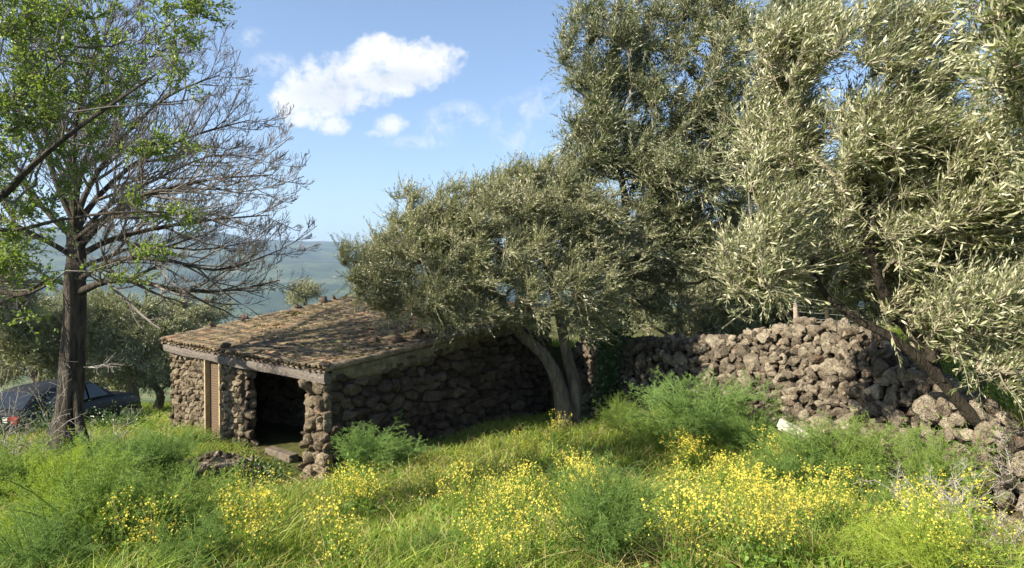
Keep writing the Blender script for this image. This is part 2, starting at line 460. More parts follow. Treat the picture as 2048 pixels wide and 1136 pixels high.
def ground_mat():
    m, n, b = new_mat('ground')
    p = n.pos(); s = n.n('ShaderNodeSeparateXYZ'); n.put(s.inputs[0], p)
    f = n.noise(1.6, 7, .65, p)
    near = n.ramp_c(f, [(.25, (.035, .04, .014)), (.5, (.08, .085, .028)), (.75, (.17, .14, .07))])
    mid = n.ramp_c(n.noise(.03, 7, .65, p), [(.35, (.04, .06, .025)), (.5, (.10, .13, .05)), (.7, (.20, .20, .10))])
    far = n.ramp_c(n.noise(.0022, 9, .62, p), [(.36, (.018, .032, .022)), (.46, (.035, .055, .03)), (.55, (.075, .10, .045)), (.68, (.15, .14, .075))])
    spots = n.ramp(n.noise(.012, 6, .7, p), .52, .6)
    far = n.mix(n.math('MULTIPLY', spots, .8), far, (.035, .055, .025))
    c = n.mix(n.ramp(s.outputs[1], 26, 60), near, mid)
    c = n.mix(n.ramp(s.outputs[1], 350, 900), c, far)
    n.put(b.inputs['Base Color'], c); b.inputs['Roughness'].default_value = 1; b.inputs['Specular IOR Level'].default_value = .1
    bump(n, b, n.noise(9, 6, .7, p), .7, .05)
    return m
M['ground'] = ground_mat()
def plain(name, col, rough=.5, metal=0.0, coat=0.0):
    m, n, b = new_mat(name)
    f = n.noise(6, 3, .6, n.n('ShaderNodeTexCoord').outputs['Object'])
    n.put(b.inputs['Base Color'], n.mix(n.math('MULTIPLY', f, .35), col, tuple(x*.6 for x in col)))
    b.inputs['Roughness'].default_value = rough; b.inputs['Metallic'].default_value = metal; b.inputs['Coat Weight'].default_value = coat
    return m
M['paint'] = plain('dark_car_paint', (.006, .006, .008), .55, 0, 0)
M['glass'] = plain('car_glass', (.012, .016, .02), .08)
M['rubber'] = plain('rubber', (.02, .02, .02), .8)
M['rim'] = plain('wheel_rim', (.35, .35, .36), .35, .8)
M['red_lens'] = plain('red_lens', (.38, .02, .015), .2)
M['white_lens'] = plain('white_lens', (.65, .63, .6), .3)
M['plate'] = plain('plate_white', (.6, .6, .58), .5)

# ---------------------------------------------------------------- ground height
WALL = np.array([[1.9, 18.2], [2.9, 16.6], [4.75, 14.1], [5.6, 12.6], [6.05, 11.4], [6.15, 10.4], [6.2, 9.4], [6.15, 8.4], [6.1, 7.4], [6.4, 6.2]])
def wall_dist(x, y):
    """signed distance to the stone wall line, positive on its right-hand (terrace) side, and arc length"""
    x = np.asarray(x, float); y = np.asarray(y, float)
    best = np.full(x.shape, 1e9); sg = np.ones(x.shape); arc = np.zeros(x.shape); s0 = 0
    for a, b in zip(WALL[:-1], WALL[1:]):
        d = b-a; L = np.hypot(*d)
        t = np.clip(((x-a[0])*d[0]+(y-a[1])*d[1])/L**2, 0, 1)
        qx = a[0]+t*d[0]; qy = a[1]+t*d[1]; dist = np.hypot(x-qx, y-qy)
        cr = d[0]*(y-a[1])-d[1]*(x-a[0])
        m = dist < best
        best = np.where(m, dist, best); sg = np.where(m, np.where(cr > 0, 1, -1), sg); arc = np.where(m, s0+t*L, arc)
        s0 += L
    return best*sg, arc
def sstep(a, b, x):
    t = np.clip((x-a)/(b-a), 0, 1); return t*t*(3-2*t)
def terrace_top(y): return np.interp(y, [0, 6, 8, 9.4, 10.4, 11.4, 12.6, 14, 16.6, 18.2, 25, 40], [2.0, 1.65, 1.7, 1.95, 2.2, 2.45, 2.5, 2.1, 1.7, 1.6, 1.5, 1.3])
def ground_z(x, y, detail=True):
    x = np.asarray(x, float); y = np.asarray(y, float)
    yy_ = y + .25*np.clip(-x-3, 0, 8)*sstep(4, 10, y)
    base = np.interp(yy_, [-60, -10, 0, 3, 6, 9, 12, 16, 20, 30, 60, 200, 800, 1700], [6, 2.6, 2.1, 1.75, 1.05, .42, .05, -.08, -.55, -2.2, -9, -40, -120, -150])
    base = base + .35*np.exp(-((x-1.5)/2.2)**2-((y-12.5)/2.0)**2) - .30*np.exp(-((x+4.2)/1.6)**2-((y-11.6)/1.3)**2)
    wd, arc = wall_dist(x, y)
    t = sstep(-.25, .35, wd)*sstep(5.0, 7.6, y)*(1-sstep(40, 90, y))
    lowr = base + .75*sstep(-3.2, 0, wd)*sstep(7.0, 9.0, y)*(1-sstep(13.5, 16, y))
    base = lowr*(1-t)+terrace_top(y)*t
    if detail: base = base + fbm2(x, y, .35, 3, 4)*.35*sstep(1.5, 4, np.abs(y)) + fbm2(x, y, 1.6, 9, 3)*.10
    # far hills
    r = np.hypot(x, y)
    hill = sstep(1900, 5400, r)*(430+ 60*np.sin(x/1500.+.6)-.085*np.maximum(x+2600, 0)) + fbm2(x, y, 1/900., 21, 6)*270*sstep(700, 3000, r) + fbm2(x, y, 1/2300., 57, 4)*330*sstep(2500, 5200, r)
    return base + np.where(r > 700, hill, 0)
def gz(x, y): return float(ground_z(np.array([x]), np.array([y]))[0])
def hit(px, py):
    """ground point seen at a pixel"""
    prev = None
    for d in np.arange(2.0, 60, .05):
        p = at(px, py, d)
        if p[2] <= gz(p[0], p[1]): return np.array([p[0], p[1], gz(p[0], p[1])])
    return p

def warp(n, near, far):
    t = np.linspace(-1, 1, n); k = math.log(far/near*2)
    return np.sign(t)*(np.sinh(np.abs(t)*k)/np.sinh(k))*far
gx = warp(420, 3.0, 12000); gy = warp(460, 3.0, 12000)+11
X, Y = np.meshgrid(gx, gy, indexing='ij')
Z = ground_z(X, Y)
gm = MB(); idx = np.arange(X.size).reshape(X.shape)
gm.add(np.stack([X, Y, Z], -1), np.stack([idx[:-1, :-1], idx[1:, :-1], idx[1:, 1:], idx[:-1, 1:]], -1).reshape(-1, 4))
tag(gm.build('ground', M['ground'], smooth=True), kind='structure')

# ---------------------------------------------------------------- haze
HZ = MB()
box(HZ, (0, 0, 200), (26000, 0, 0), (0, 26000, 0), (0, 0, 1000))
hm = bpy.data.materials.new('haze_air'); hm.use_nodes = True; hm.node_tree.nodes.clear()
n = NT(hm.node_tree); pv = n.n('ShaderNodeVolumePrincipled'); pv.inputs['Density'].default_value = .00010
pv.inputs['Color'].default_value = (.50, .70, 1, 1); pv.inputs['Anisotropy'].default_value = .1
ho = n.n('ShaderNodeOutputMaterial'); hm.node_tree.links.new(pv.outputs[0], ho.inputs['Volume'])
USE_HAZE = True
if USE_HAZE: tag(HZ.build('haze', hm), kind='stuff')

# ---------------------------------------------------------------- stone hut
A = at(648, 741, 12.0); B = at(326, 682, 16.2)
ev = (B-A); ev[2] = 0; ELEN = np.linalg.norm(ev[:2]); e = ev/ELEN           # along the eave, away
s = np.array([-e[1], e[0], 0]); s = s if s[1] > 0 else -s                      # up the slope, to the back
UPL = 7.6
def roofP(u, v):
    """u 0..1 along eave, v metres up the slope"""
    u = np.asarray(u, float); v = np.asarray(v, float)
    z0 = A[2]*(1-u)+B[2]*u; sl = .088*(1-u)+.150*u
    sag = -.05*np.sin(PI*np.clip(v/UPL, 0, 1))*np.sin(PI*u) - .03*np.sin(PI*u)
    xy = A[None, :2]+e[None, :2]*(u*ELEN).reshape(-1, 1)+s[None, :2]*v.reshape(-1, 1)
    return np.concatenate([xy, (z0+sl*v+sag).reshape(-1, 1)], 1).reshape(u.shape+(3,))
hut = thing('stone_hut', (A[0], A[1], 0), 'low lava stone hut with sloping old clay tile roof and open doorway', 'hut')

def clip_poly(poly, n, d):
    out = []
    for i in range(len(poly)):
        p, q = poly[i], poly[(i+1) % len(poly)]
        a = p@n-d; b = q@n-d
        if a <= 0: out.append(p)
        if (a < 0) != (b < 0) and abs(a-b) > 1e-12: out.append(p+(q-p)*a/(a-b))
    return np.array(out) if len(out) > 2 else None
def masonry(mb, O, U, W, z_top, cell=.24, asp=1.5, depth=.09, seed=0, z_bot=-.9, nrm=None):
    """fitted rubble masonry: O origin at z 0, U unit along, W width, z_top(u)->height"""
    rng = np.random.default_rng(seed)
    H1 = max(z_top(0), z_top(W)); cu = cell*asp
    pts = []
    rows = int((H1-z_bot)/cell)+2
    for r in range(rows):
        off = (r % 2)*.5*cu
        for c in range(-1, int(W/cu)+2):
            if rng.random() < .10: continue
            pts.append([c*cu+off+rng.uniform(-.38, .38)*cu, z_bot+r*cell+rng.uniform(-.34, .34)*cell])
    pts = np.array(pts); sc = np.array([1/asp, 1.0])
    tn = np.array([-(z_top(W)-z_top(0)), W]); td = tn@np.array([0, z_top(0)]); tl = np.linalg.norm(tn)
    for i, p in enumerate(pts):
        poly = np.array([[0, z_bot], [W, z_bot], [W, H1+1], [0, H1+1]])
        poly = clip_poly(poly, tn/tl, td/tl)
        d = np.linalg.norm((pts-p)*sc, axis=1); order = np.argsort(d)[1:16]
        for j in order:
            q = pts[j]; nn_ = (q-p)*sc*sc; mid = (p+q)/2
            poly = clip_poly(poly, nn_, nn_@mid)
            if poly is None: break
        if poly is None: continue
        for _ in range(1):
            nx = np.roll(poly, -1, 0); poly = np.stack([poly*.78+nx*.22, poly*.22+nx*.78], 1).reshape(-1, 2)
        # resample to 14
        L = np.linalg.norm(np.roll(poly, -1, 0)-poly, axis=1); cs = np.concatenate([[0], np.cumsum(L)])
        if cs[-1] < .16: continue
        t = np.linspace(0, cs[-1], 17)[:-1]; pc = np.vstack([poly, poly[:1]])
        ring = np.stack([np.interp(t, cs, pc[:, 0]), np.interp(t, cs, pc[:, 1])], 1)
        c = ring.mean(0); out = rng.uniform(.45, 1.3)*depth; tl_ = rng.normal(size=2)*.28
        V = []
        for f, h in ((.985, -.04), (.93, .35*out), (.80, .8*out), (.55, out*1.02), (.28, out*1.05)):
            rr = c+(ring-c)*f
            hh = h+(rr-c)@tl_*(1 if h > 0 else 0)
            V.append(np.concatenate([rr, hh[:, None] if np.ndim(hh) else np.full((16, 1), hh)], 1))
        V.append(np.array([[c[0], c[1], out*1.05]]))
        V = np.concatenate(V)
        nz = fbm(np.stack([V[:, 0]*7, V[:, 1]*7, np.full(len(V), seed+i*1.7)], -1), 5, 3)
        V[16:, 2] += nz[16:]*.26*min(depth, .1)/.1; V[:, 0] += nz*.09; V[:, 1] += np.roll(nz, 5)*.06
        P3 = O[None]+U[None]*V[:, :1]+nrm[None]*V[:, 2:3]+np.array([0, 0, 1.])*V[:, 1:2]
        k = np.arange(16); k2 = (k+1) % 16
        q = np.concatenate([np.stack([k+16*r, k2+16*r, k2+16*(r+1), k+16*(r+1)], -1) for r in range(4)])
        tr = np.stack([k+64, k2+64, np.full(16, 80)], -1)
        mb.add(P3, q, tr)
def px_u(px, inset=0.0):
    """distance along the facade at image column px"""
    k = (px-1024)/F; O = A+s*inset
    # (O.x+e.x t) = k (O.y + e.y t)
    return (k*O[1]-O[0])/(e[0]-k*e[1])
INS = .14
fo = np.array([A[0], A[1], 0])+s*INS                     # facade outer face line
def ftop(t): return float(roofP(np.array([t/ELEN]), np.array([INS]))[0, 2])-.20
fn = -s
T_pier = px_u(612, INS); T_open = px_u(486, INS); T_slot1 = px_u(444, INS); T_slot0 = px_u(416, INS); T_end = ELEN-.18
def wall_block(a, b, depth, name='core'):
    mbx = MB()
    zt = min(ftop(a), ftop(b))-.02
    c = fo+e*(a+b)/2+s*(depth/2+.02); c[2] = (zt-1)/2
    box(mbx, c, e*(b-a-.06), s*depth, (0, 0, zt+1))
    return mbx
# front wall: three masonry runs
mf = MB()
masonry(mf, fo+e*T_slot1, e, T_open-T_slot1 if False else (T_open-T_slot1), lambda u: 9, .2) if False else None
def run(mb, a, b, cell, asp, seed, depth=.09):
    lo, hi = min(a, b), max(a, b)
    masonry(mb, fo+e*lo, e, hi-lo, lambda u: ftop(lo+u), cell, asp, depth, seed, -.9, fn)
mfar = MB(); run(mfar, T_slot0+.05, T_end, .13, 1.15, 3, .06); mfar.build('front_wall', M['mortar_wall'], hut)
mfar = MB(); run(mfar, T_open, T_slot1-.05, .14, 1.1, 4, .07); mfar.build('front_wall', M['mortar_wall'], hut)
mp_ = MB(); run(mp_, .02, T_pier, .22, 1.15, 5, .13)
# reveal sides of the doorway (pier inner side and far jamb) and pier back
masonry(mp_, fo+e*T_pier, s, .55, lambda u: ftop(T_pier), .22, 1.2, .10, 8, -.9, e)
mp_.build('corner_pier', M['mortar_wall'], hut)
mj = MB(); masonry(mj, fo+e*T_open, s, .26, lambda u: ftop(T_open), .22, 1.1, .08, 9, -.9, -e)
mj.build('door_jamb', M['lava'], hut)
# solid cores behind the stones
mc = MB()
for a, b, dp in ((.05, T_pier, .5), (T_open, T_slot1, .25), (T_slot0, T_end, .5)):
    m0 = wall_block(min(a, b), max(a, b), dp); mc.V += m0.V; mc.P += [p+mc.n for p in m0.P]; mc.n += m0.n
# side wall
so = np.array([A[0], A[1], 0])+e*.12+s*INS
def stop_(t): return float(roofP(np.array([.12/ELEN]), np.array([t+INS]))[0, 2])
sn = -e
ms = MB()
def plaster_h(t): return np.interp(t, [0, .4, 1.2, 2.2, 3.2, 4.4, 5.5, 7], [.20, .24, .34, .36, .30, .26, .22, .2])
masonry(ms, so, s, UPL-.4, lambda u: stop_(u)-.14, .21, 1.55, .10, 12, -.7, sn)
ms.build('side_wall', M['lava_dark'], hut)  # darker stone colour carries part of the shadow on this side
# plaster band under the verge, ragged lower edge
pl = MB(); nn_ = 60; tt = np.linspace(.02, UPL-.5, nn_); rows = 6
G = []
for t in tt:
    zt = stop_(t)-.05; hh = float(plaster_h(t))+.10*float(fbm2(np.array([t]), np.array([3.]), 2.2, 5, 4)[0])*2
    for r in range(rows):
        z = zt-hh*r/(rows-1)
        off = .135-(.06*(r/(rows-1))**2)+.03*float(fbm2(np.array([t]), np.array([z]), 3, 8, 3)[0])*2
        if r == rows-1: off = .02
        p = so+s*t+sn*off; p[2] = z; G.append(p)
idx = np.arange(nn_*rows).reshape(nn_, rows)
pl.add(np.array(G), np.stack([idx[:-1, :-1], idx[:-1, 1:], idx[1:, 1:], idx[1:, :-1]], -1).reshape(-1, 4))
pl.build('plaster_band', M['plaster'], hut, True)
# core of side wall, back wall, far wall
def slab(mb, P0, d, L, n_, th, zt0, zt1, zb=-.9):
    P0 = np.array(P0, float); V = []
    for off in (0, th):
        for (t, z) in ((0, zb), (L, zb), (L, zt1), (0, zt0)):
            p = P0+d*t+n_*off; p[2] = z; V.append(p)
    mb.add(V, [[0, 1, 2, 3], [7, 6, 5, 4], [0, 4, 5, 1], [1, 5, 6, 2], [2, 6, 7, 3], [3, 7, 4, 0]])
slab(mc, so+e*.02+s*.08, s, UPL-.5, e, .4, stop_(0)-.12, stop_(UPL-.5)-.12)
fz = lambda t: float(roofP(np.array([.97]), np.array([t]))[0, 2])-.14
slab(mc, fo+e*(T_end-.45)+s*.1, s, UPL-.6, e, .4, fz(.2), fz(UPL-.4))
slab(mc, fo+e*.2+s*(UPL-.7), e, T_end-.4, s, .4, stop_(UPL-.7)-.1, fz(UPL-.5))
mc.build('wall_core', M['gap'], hut)
# interior partition of stones seen through the doorway
mi = MB()
po = fo+s*2.2
masonry(mi, po+e*.5, e, T_end-1.0, lambda u: 2.1, .22, 1.5, .10, 31, -.7, fn)
po2 = fo+e*.55+s*.5
masonry(mi, po2, s, 1.8, lambda u: 1.85, .22, 1.5, .08, 32, -.7, e)
mi.build('inner_wall', M['mortar_wall'], hut)  # lighter stone colour stands in for bounce light inside the hut
mi2 = MB(); slab(mi2, po+e*.5+s*.03, e, T_end-1.0, s, .3, 2.0, 2.0); mi2.build('inner_wall_core', M['gap'], hut)
# brick slot
br = MB(); tz = ftop((T_slot0+T_slot1)/2)
c = fo+e*(T_slot0+T_slot1)/2+s*.07; c[2] = (tz-.8)/2
box(br, c, e*(abs(T_slot0-T_slot1)+.06), s*.10, (0, 0, tz+.8)); br.build('brick_panel', M['brick'], hut)
for T, sg in ((T_slot0, 1), (T_slot1, -1)):
    jb = MB(); c = fo+e*(T+sg*.01)-s*.03; c[2] = (tz-.8)/2
    box(jb, c, e*.05, s*.14, (0, 0, tz+.79)); jb.build('slot_jamb', M['brick_jamb'], hut)
# beam
bm_ = MB(); k = 30
bt = np.linspace(-.02, ELEN+.02, k); rows = []
for t in bt:
    z = float(roofP(np.array([t/ELEN]), np.array([0.0]))[0, 2])-.065
    w = .012*math.sin(t*3.1)+.008*math.sin(t*7.7)
    h = .175+.012*math.sin(t*2.3+1)
    for (a, zz) in ((-.01+w, 0), (-.015+w, -h*.5), (w, -h), (.13, -h), (.13, 0)):
        p = np.array([A[0], A[1], 0])+e*t+s*a; p[2] = z+zz; rows.append(p)
idx = np.arange(k*5).reshape(k, 5); j = (np.arange(5)+1) % 5
bm_.add(np.array(rows), np.stack([idx[:-1], idx[1:], idx[1:][:, j], idx[:-1][:, j]], -1).reshape(-1, 4), idx[:1], idx[-1:, ::-1])
bm_.build('eave_beam', M['beam'], hut)
# rafters' boards under tiles
sh = MB(); nu, nv = 14, 14
Ug, Vg = np.meshgrid(np.linspace(0.005, .995, nu), np.linspace(.03, UPL, nv), indexing='ij')
Pt = roofP(Ug, Vg); Pt[..., 2] -= .035; Pb = Pt.copy(); Pb[..., 2] -= .03
idx = np.arange(nu*nv).reshape(nu, nv); q = np.stack([idx[:-1, :-1], idx[1:, :-1], idx[1:, 1:], idx[:-1, 1:]], -1).reshape(-1, 4)
sh.add(Pt, q); sh.add(Pb, q[:, ::-1])
for ring in (idx[:, 0], idx[:, -1], idx[0], idx[-1]):
    a = ring; sh.P.append(np.stack([a[:-1], a[1:], a[1:]+nu*nv, a[:-1]+nu*nv], -1))
sh.build('roof_boarding', M['beam'], hut)
# tiles: pans and covers
tl = MB(); NC = 37; pitch = ELEN/NC; TL = .36
rng = np.random.default_rng(5)
for c_ in range(NC*2+1):
    cover = c_ % 2 == 0
    uc = (c_*.5)*pitch/ELEN
    for r in range(int(UPL/TL)+1):
        v0 = r*TL-.05+rng.normal()*.012; v1 = v0+TL*1.18
        if cover and rng.random() < .05 and r > 1: continue
        w0 = pitch*(.36 if cover else .36)*rng.uniform(.93, 1.07); w1 = w0*.86
        if not cover: w0, w1 = w1, w0
        du = rng.normal()*.012; rot = rng.normal()*.024
        lift0 = (.052 if cover else .012)+rng.normal()*.011; lift1 = (.022 if cover else -.005)+rng.normal()*.008
        seg = 7; ang = np.linspace(0, PI, seg)
        V = []
        for (v, w, lf, o) in ((v0, w0, lift0, 0), ((v0+v1)/2, (w0+w1)/2, (lift0+lift1)/2, 0), (v1, w1, lift1, 0)):
            base = roofP(np.array([uc]), np.array([max(v, -.08)]))[0]+e*(du+rot*(v-v0)/.36)
            hgt = .058 if cover else -.04
            for th in (0, .014):
                for a in ang:
                    V.append(base+e*math.cos(a)*(w-th)+np.array([0, 0, lf+math.sin(a)*(hgt-(th if cover else -th*.8))]))
        V = np.array(V).reshape(3, 2, seg, 3)
        idx = np.arange(3*2*seg).reshape(3, 2, seg)
        o_ = idx[:, 0]; i_ = idx[:, 1]
        q = [np.stack([o_[:-1, :-1], o_[:-1, 1:], o_[1:, 1:], o_[1:, :-1]], -1).reshape(-1, 4),
             np.stack([i_[:-1, :-1], i_[1:, :-1], i_[1:, 1:], i_[:-1, 1:]], -1).reshape(-1, 4),
             np.stack([o_[0, :-1], i_[0, :-1], i_[0, 1:], o_[0, 1:]], -1)]
        tl.add(V.reshape(-1, 3), *q)
roof = tl.build('tiled_roof', M['tile'], hut, True)
# verge mortar along the near edge: a run of laid half-round tiles set in mortar
vm = MB(); k = 70; vt = np.linspace(-.04, UPL-.2, k)
P = roofP(np.full(k, .0), vt); P[:, :2] -= e[None, :2]*.02
step = .03*((vt/.42) % 1.0)
P[:, 2] += .045-step*.6
tubes(vm, P[None], np.full((1, k), .074)+rng.normal(size=(1, k))*.007-step[None]*.3, 10)
vm.build('verge_mortar', M['mortar_edge'], roof, True)
vm = MB(); P = roofP(np.full(k, 1.0), vt); P[:, 2] += .02
tubes(vm, P[None], np.full((1, k), .08)+rng.normal(size=(1, k))*.008, 8)
vm.build('verge_mortar', M['mortar_edge'], roof, True)
# dry litter on the roof
lt = MB(); nL = 14000
u = R.uniform(.02, .98, nL); v = R.uniform(.1, UPL-.2, nL)**1.0
keep = fbm2(u*6, v, 1.1, 41, 3)+.12 > R.uniform(-.05, .3, nL); u = u[keep]; v = v[keep]
P0 = roofP(u, v); P0[:, 2] += R.uniform(.02, .10, len(u))
d = R.normal(size=(len(u), 3)); d[:, 2] *= .25; d = unit(d); L = R.uniform(.04, .16, len(u))[:, None]
Pm = P0+d*L*.5; Pm[:, 2] += .01; P1 = P0+d*L
ribbons(lt, np.stack([P0, Pm, P1], 1), np.broadcast_to(np.array([.004, .005, .002]), (len(u), 3)))
tag(lt.build('dry_litter', M['grass_dry'], hut), kind='stuff')

# stones resting on the roof
rs = [(838, 672, .17, 'dark lump of lava rock on the roof near its front verge, right of the middle'), (790, 690, .16, 'low dark lava rock at the front roof edge left of the larger ones'),
      (866, 664, .13, 'small lava rock touching the darker lump on the roof verge'), (748, 688, .13, 'rounded brown lava rock on the tiles furthest down the front verge'),
      (645, 592, .16, 'black lava rock on the back roof edge against the distant valley'), (487, 630, .14, 'lava rock on the back roof edge behind the bare twigs'),
      (592, 604, .12, 'small black rock on the back roof edge left of the black one by the valley'), (664, 588, .12, 'small lava rock on the back roof edge nearest the olive leaves'),
      (452, 700, .13, 'dark rock lying on the eave tiles above the middle of the beam'), (650, 740, .12, 'dark rock set on the roof corner at the end of the beam'),
      (420, 645, .12, 'rock on the back roof edge closest to the far eave')]
def roof_at(px, py):
    best = None
    U_, V_ = np.meshgrid(np.linspace(0, 1, 80), np.linspace(0, UPL, 80), indexing='ij')
    Pq = roofP(U_, V_); f = np.array([0, math.cos(TILT), -math.sin(TILT)]); up = np.array([0, math.sin(TILT), math.cos(TILT)])
    D = Pq-np.array([0, 0, CAMZ]); dz = D@f; X_ = D[..., 0]/dz*F+1024; Y_ = 568-(D@up)/dz*F
    i = np.argmin((X_-px)**2+(Y_-py)**2)
    return Pq.reshape(-1, 3)[i]
for px, py, sz, lab in rs:
    p = roof_at(px, py+4); mb = MB(); add_rock(mb, (0, 0, 0), sz, R, flat=(1.1, .9, .75))
    o = mb.build('lava_rock', M['lava_dark'], None); o.location = p+np.array([0, 0, sz*.45+.05])
    tag(o, lab, 'rock', 'loose lava rocks weighing down the roof tiles')

# ---------------------------------------------------------------- dry stone wall on the right
dw = MB(); core = MB(); rng = np.random.default_rng(77)
seg = np.linalg.norm(WALL[1:]-WALL[:-1], axis=1); cum = np.concatenate([[0], np.cumsum(seg)])
def wall_at(a):
    x = np.interp(a, cum, WALL[:, 0]); y = np.interp(a, cum, WALL[:, 1]); i = min(np.searchsorted(cum, a, 'right')-1, len(seg)-1)
    d = (WALL[i+1]-WALL[i])/seg[i]; return np.array([x, y]), np.array([d[1], -d[0]]) if False else np.array([-(-d[1]), -d[0]])
WTOP = lambda y: np.interp(y, [6, 7.4, 8.4, 9.4, 10.4, 11.0, 11.6, 12.6, 14.1, 16.6, 18.2], [1.45, 1.6, 1.75, 2.0, 2.22, 2.62, 2.72, 2.72, 2.28, 1.95, 1.85])
cnt = 0
prev = None
for a in np.arange(0, cum[-1], .142):
    c, nrm2 = wall_at(a)
    # face normal must point to the left / towards the open meadow
    if nrm2[0] > 0: nrm2 = -nrm2
    n3 = np.array([nrm2[0], nrm2[1], 0])
    zt = float(WTOP(c[1])); zb = gz(*(c+nrm2*1.0))-.15
    spread = .95 if c[1] < 14.5 else .45
    hh = zt-zb; k = 0; z = zb
    while z < zt+.05:
        f = (z-zb)/hh
        sz = rng.uniform(.065, .128)*(1.2-.3*f)*(1.6 if rng.random() < .09 else 1)
        out = spread*(1-f)**1.1+rng.normal()*.05
        p = np.array([c[0], c[1], z])+n3*out+np.array([rng.normal()*.05, rng.normal()*.05, rng.normal()*.03])
        add_rock(dw, p, sz, rng, flat=(1.15, .95, .8)); cnt += 1
        z += sz*1.28
    for b in range(2):
        add_rock(dw, np.array([c[0], c[1], zt+rng.uniform(-.05, .06)])-n3*(.18+.2*b), rng.uniform(.09, .15), rng)
    sec = [c+nrm2*(spread-.22), c+nrm2*(spread*.47-.22), c-nrm2*.16, c-nrm2*.6]
    zs = [zb-.4, zb+hh*.5-.08, zt-.18, zt-.12]
    cur = np.array([[q[0], q[1], zz] for q, zz in zip(sec, zs)])
    if prev is not None:
        core.add(np.vstack([prev, cur]), [[0, 4, 5, 1], [1, 5, 6, 2], [2, 6, 7, 3]])
    prev = cur
# tumbled stones at its foot
for i in range(150):
    a = rng.uniform(1.5, cum[-1]); c, nrm2 = wall_at(a)
    if nrm2[0] > 0: nrm2 = -nrm2
    q = c+nrm2*(rng.uniform(.8, 1.7)); add_rock(dw, (q[0], q[1], gz(*q)+.04), rng.uniform(.07, .16), rng)
print('wall rocks', cnt)
dsw = thing('dry_stone_wall', (WALL[4][0], WALL[4][1], 1.0), 'tumbling brown lava dry stone terrace wall in sunlight below the right olive', 'wall')
dw.build('stonework', M['lava_pile'], dsw); core.build('earth_core', M['soil'], dsw, True)

# ---------------------------------------------------------------- trees
def in_view(P, m=260):
    f = np.array([0, math.cos(TILT), -math.sin(TILT)]); up = np.array([0, math.sin(TILT), math.cos(TILT)])
    D = P-np.array([0, 0, CAMZ]); dz = D@f
    X_ = D[..., 0]/np.maximum(dz, .1)*F+1024; Y_ = 568-(D@up)/np.maximum(dz, .1)*F
    return (dz > .5) & (X_ > -m) & (X_ < 2048+m) & (Y_ > -m) & (Y_ < 1136+m)
def sample_blobs(blobs, n, rng, shell=.35, gap=.0, seed=0, gs=.9):
    """blobs: (px,py,depth, rx,ry,rz metres)"""
    out = []
    vol = np.array([b[3]*b[4]*b[5] for b in blobs])**.8; vol = vol/vol.sum()
    while len(out) < n:
        k = rng.choice(len(blobs), p=vol); b = blobs[k]
        d = unit(rng.normal(size=3))*(rng.random()**(shell))
        p = at(*b[:3])+d*np.array(b[3:6])
        if gap and vnoise((p*gs)[None], seed)[0] < gap*rng.uniform(.6, 1.2): continue
        out.append(p)
    return np.array(out)
def skeleton(pts, init, w=.35):
    """connect points to a growing tree; init = list of (positions) polylines, first is the trunk"""
    pos = []; par = []; plen = []
    for pl_ in init:
        if pos:
            P_ = np.array(pos); j = int(np.argmin(np.linalg.norm(P_-pl_[0], axis=1)))
        else: j = -1
        for q in pl_:
            L = 0 if j < 0 else plen[j]+np.linalg.norm(np.array(pos[j])-q)
            pos.append(q); par.append(j); plen.append(L); j = len(pos)-1
    n0 = len(pos)
    root = pos[0]
    N_ = len(pts)+n0; Pn = np.zeros((N_, 3)); Ln = np.zeros(N_); Pr = np.full(N_, -1)
    Pn[:n0] = pos; Ln[:n0] = plen; Pr[:n0] = par
    base = np.array([p for p in pos])
    dmin = np.min(np.linalg.norm(pts[:, None]-base[None], axis=2), axis=1)
    k0 = max(1, n0//4)
    Ln[:k0] += 3.0
    for i, j in enumerate(np.argsort(dmin)):
        p = pts[j]; c = n0+i
        cost = np.linalg.norm(Pn[:c]-p, axis=1)+w*Ln[:c]
        q = int(np.argmin(cost)); Pn[c] = p; Pr[c] = q; Ln[c] = Ln[q]+np.linalg.norm(Pn[q]-p)
    cntc = np.ones(N_)
    for c in range(N_-1, -1, -1):
        if Pr[c] >= 0: cntc[Pr[c]] += cntc[c]
    return Pn, Pr, cntc, n0
def shoots(mb_leaf, mb_twig, P, D, L, K, leafL, leafW, rng, hi=True, spread=.65, droop=0.0, nrm=None, trad=.004):
    """curved shoots with K leaves each"""
    n = len(P); D = unit(D); side = unit(rng.normal(size=(n, 3))); side = unit(side-D*(side*D).sum(1, keepdims=True))
    bend = side*.3+np.array([0, 0, -droop])
    t = np.linspace(0, 1, 4)[None, :, None]
    path = P[:, None]+D[:, None]*t*L[:, None, None]+bend[:, None]*t*t*L[:, None, None]*.5
    tubes(mb_twig, path, np.broadcast_to(np.array([1.2, 1, .7, .35])*trad, (n, 4)), 3)
    tk = (np.arange(K)+.6)/K; tk = tk[None, :]+rng.normal(size=(n, K))*.02
    tk = np.clip(tk, .05, 1)[..., None]
    Q = P[:, None]+D[:, None]*tk*L[:, None, None]+bend[:, None]*tk*tk*L[:, None, None]*.5
    Tn = unit(D[:, None]+bend[:, None]*tk)
    sd = unit(rng.normal(size=(n, K, 3))); sd = unit(sd-Tn*(sd*Tn).sum(-1, keepdims=True))
    LD = unit(Tn*(1-spread*.45)+sd*spread*(1.1-.5*tk))
    ll = leafL*rng.uniform(.5, 1.3, (n, K))*(1.05-.35*tk[..., 0])
    leaves(mb_leaf, Q.reshape(-1, 3), LD.reshape(-1, 3), ll.ravel(), ll.ravel()*leafW, hi, rng=rng, nrm=nrm)
WIND = np.array([.75, .15, .35])
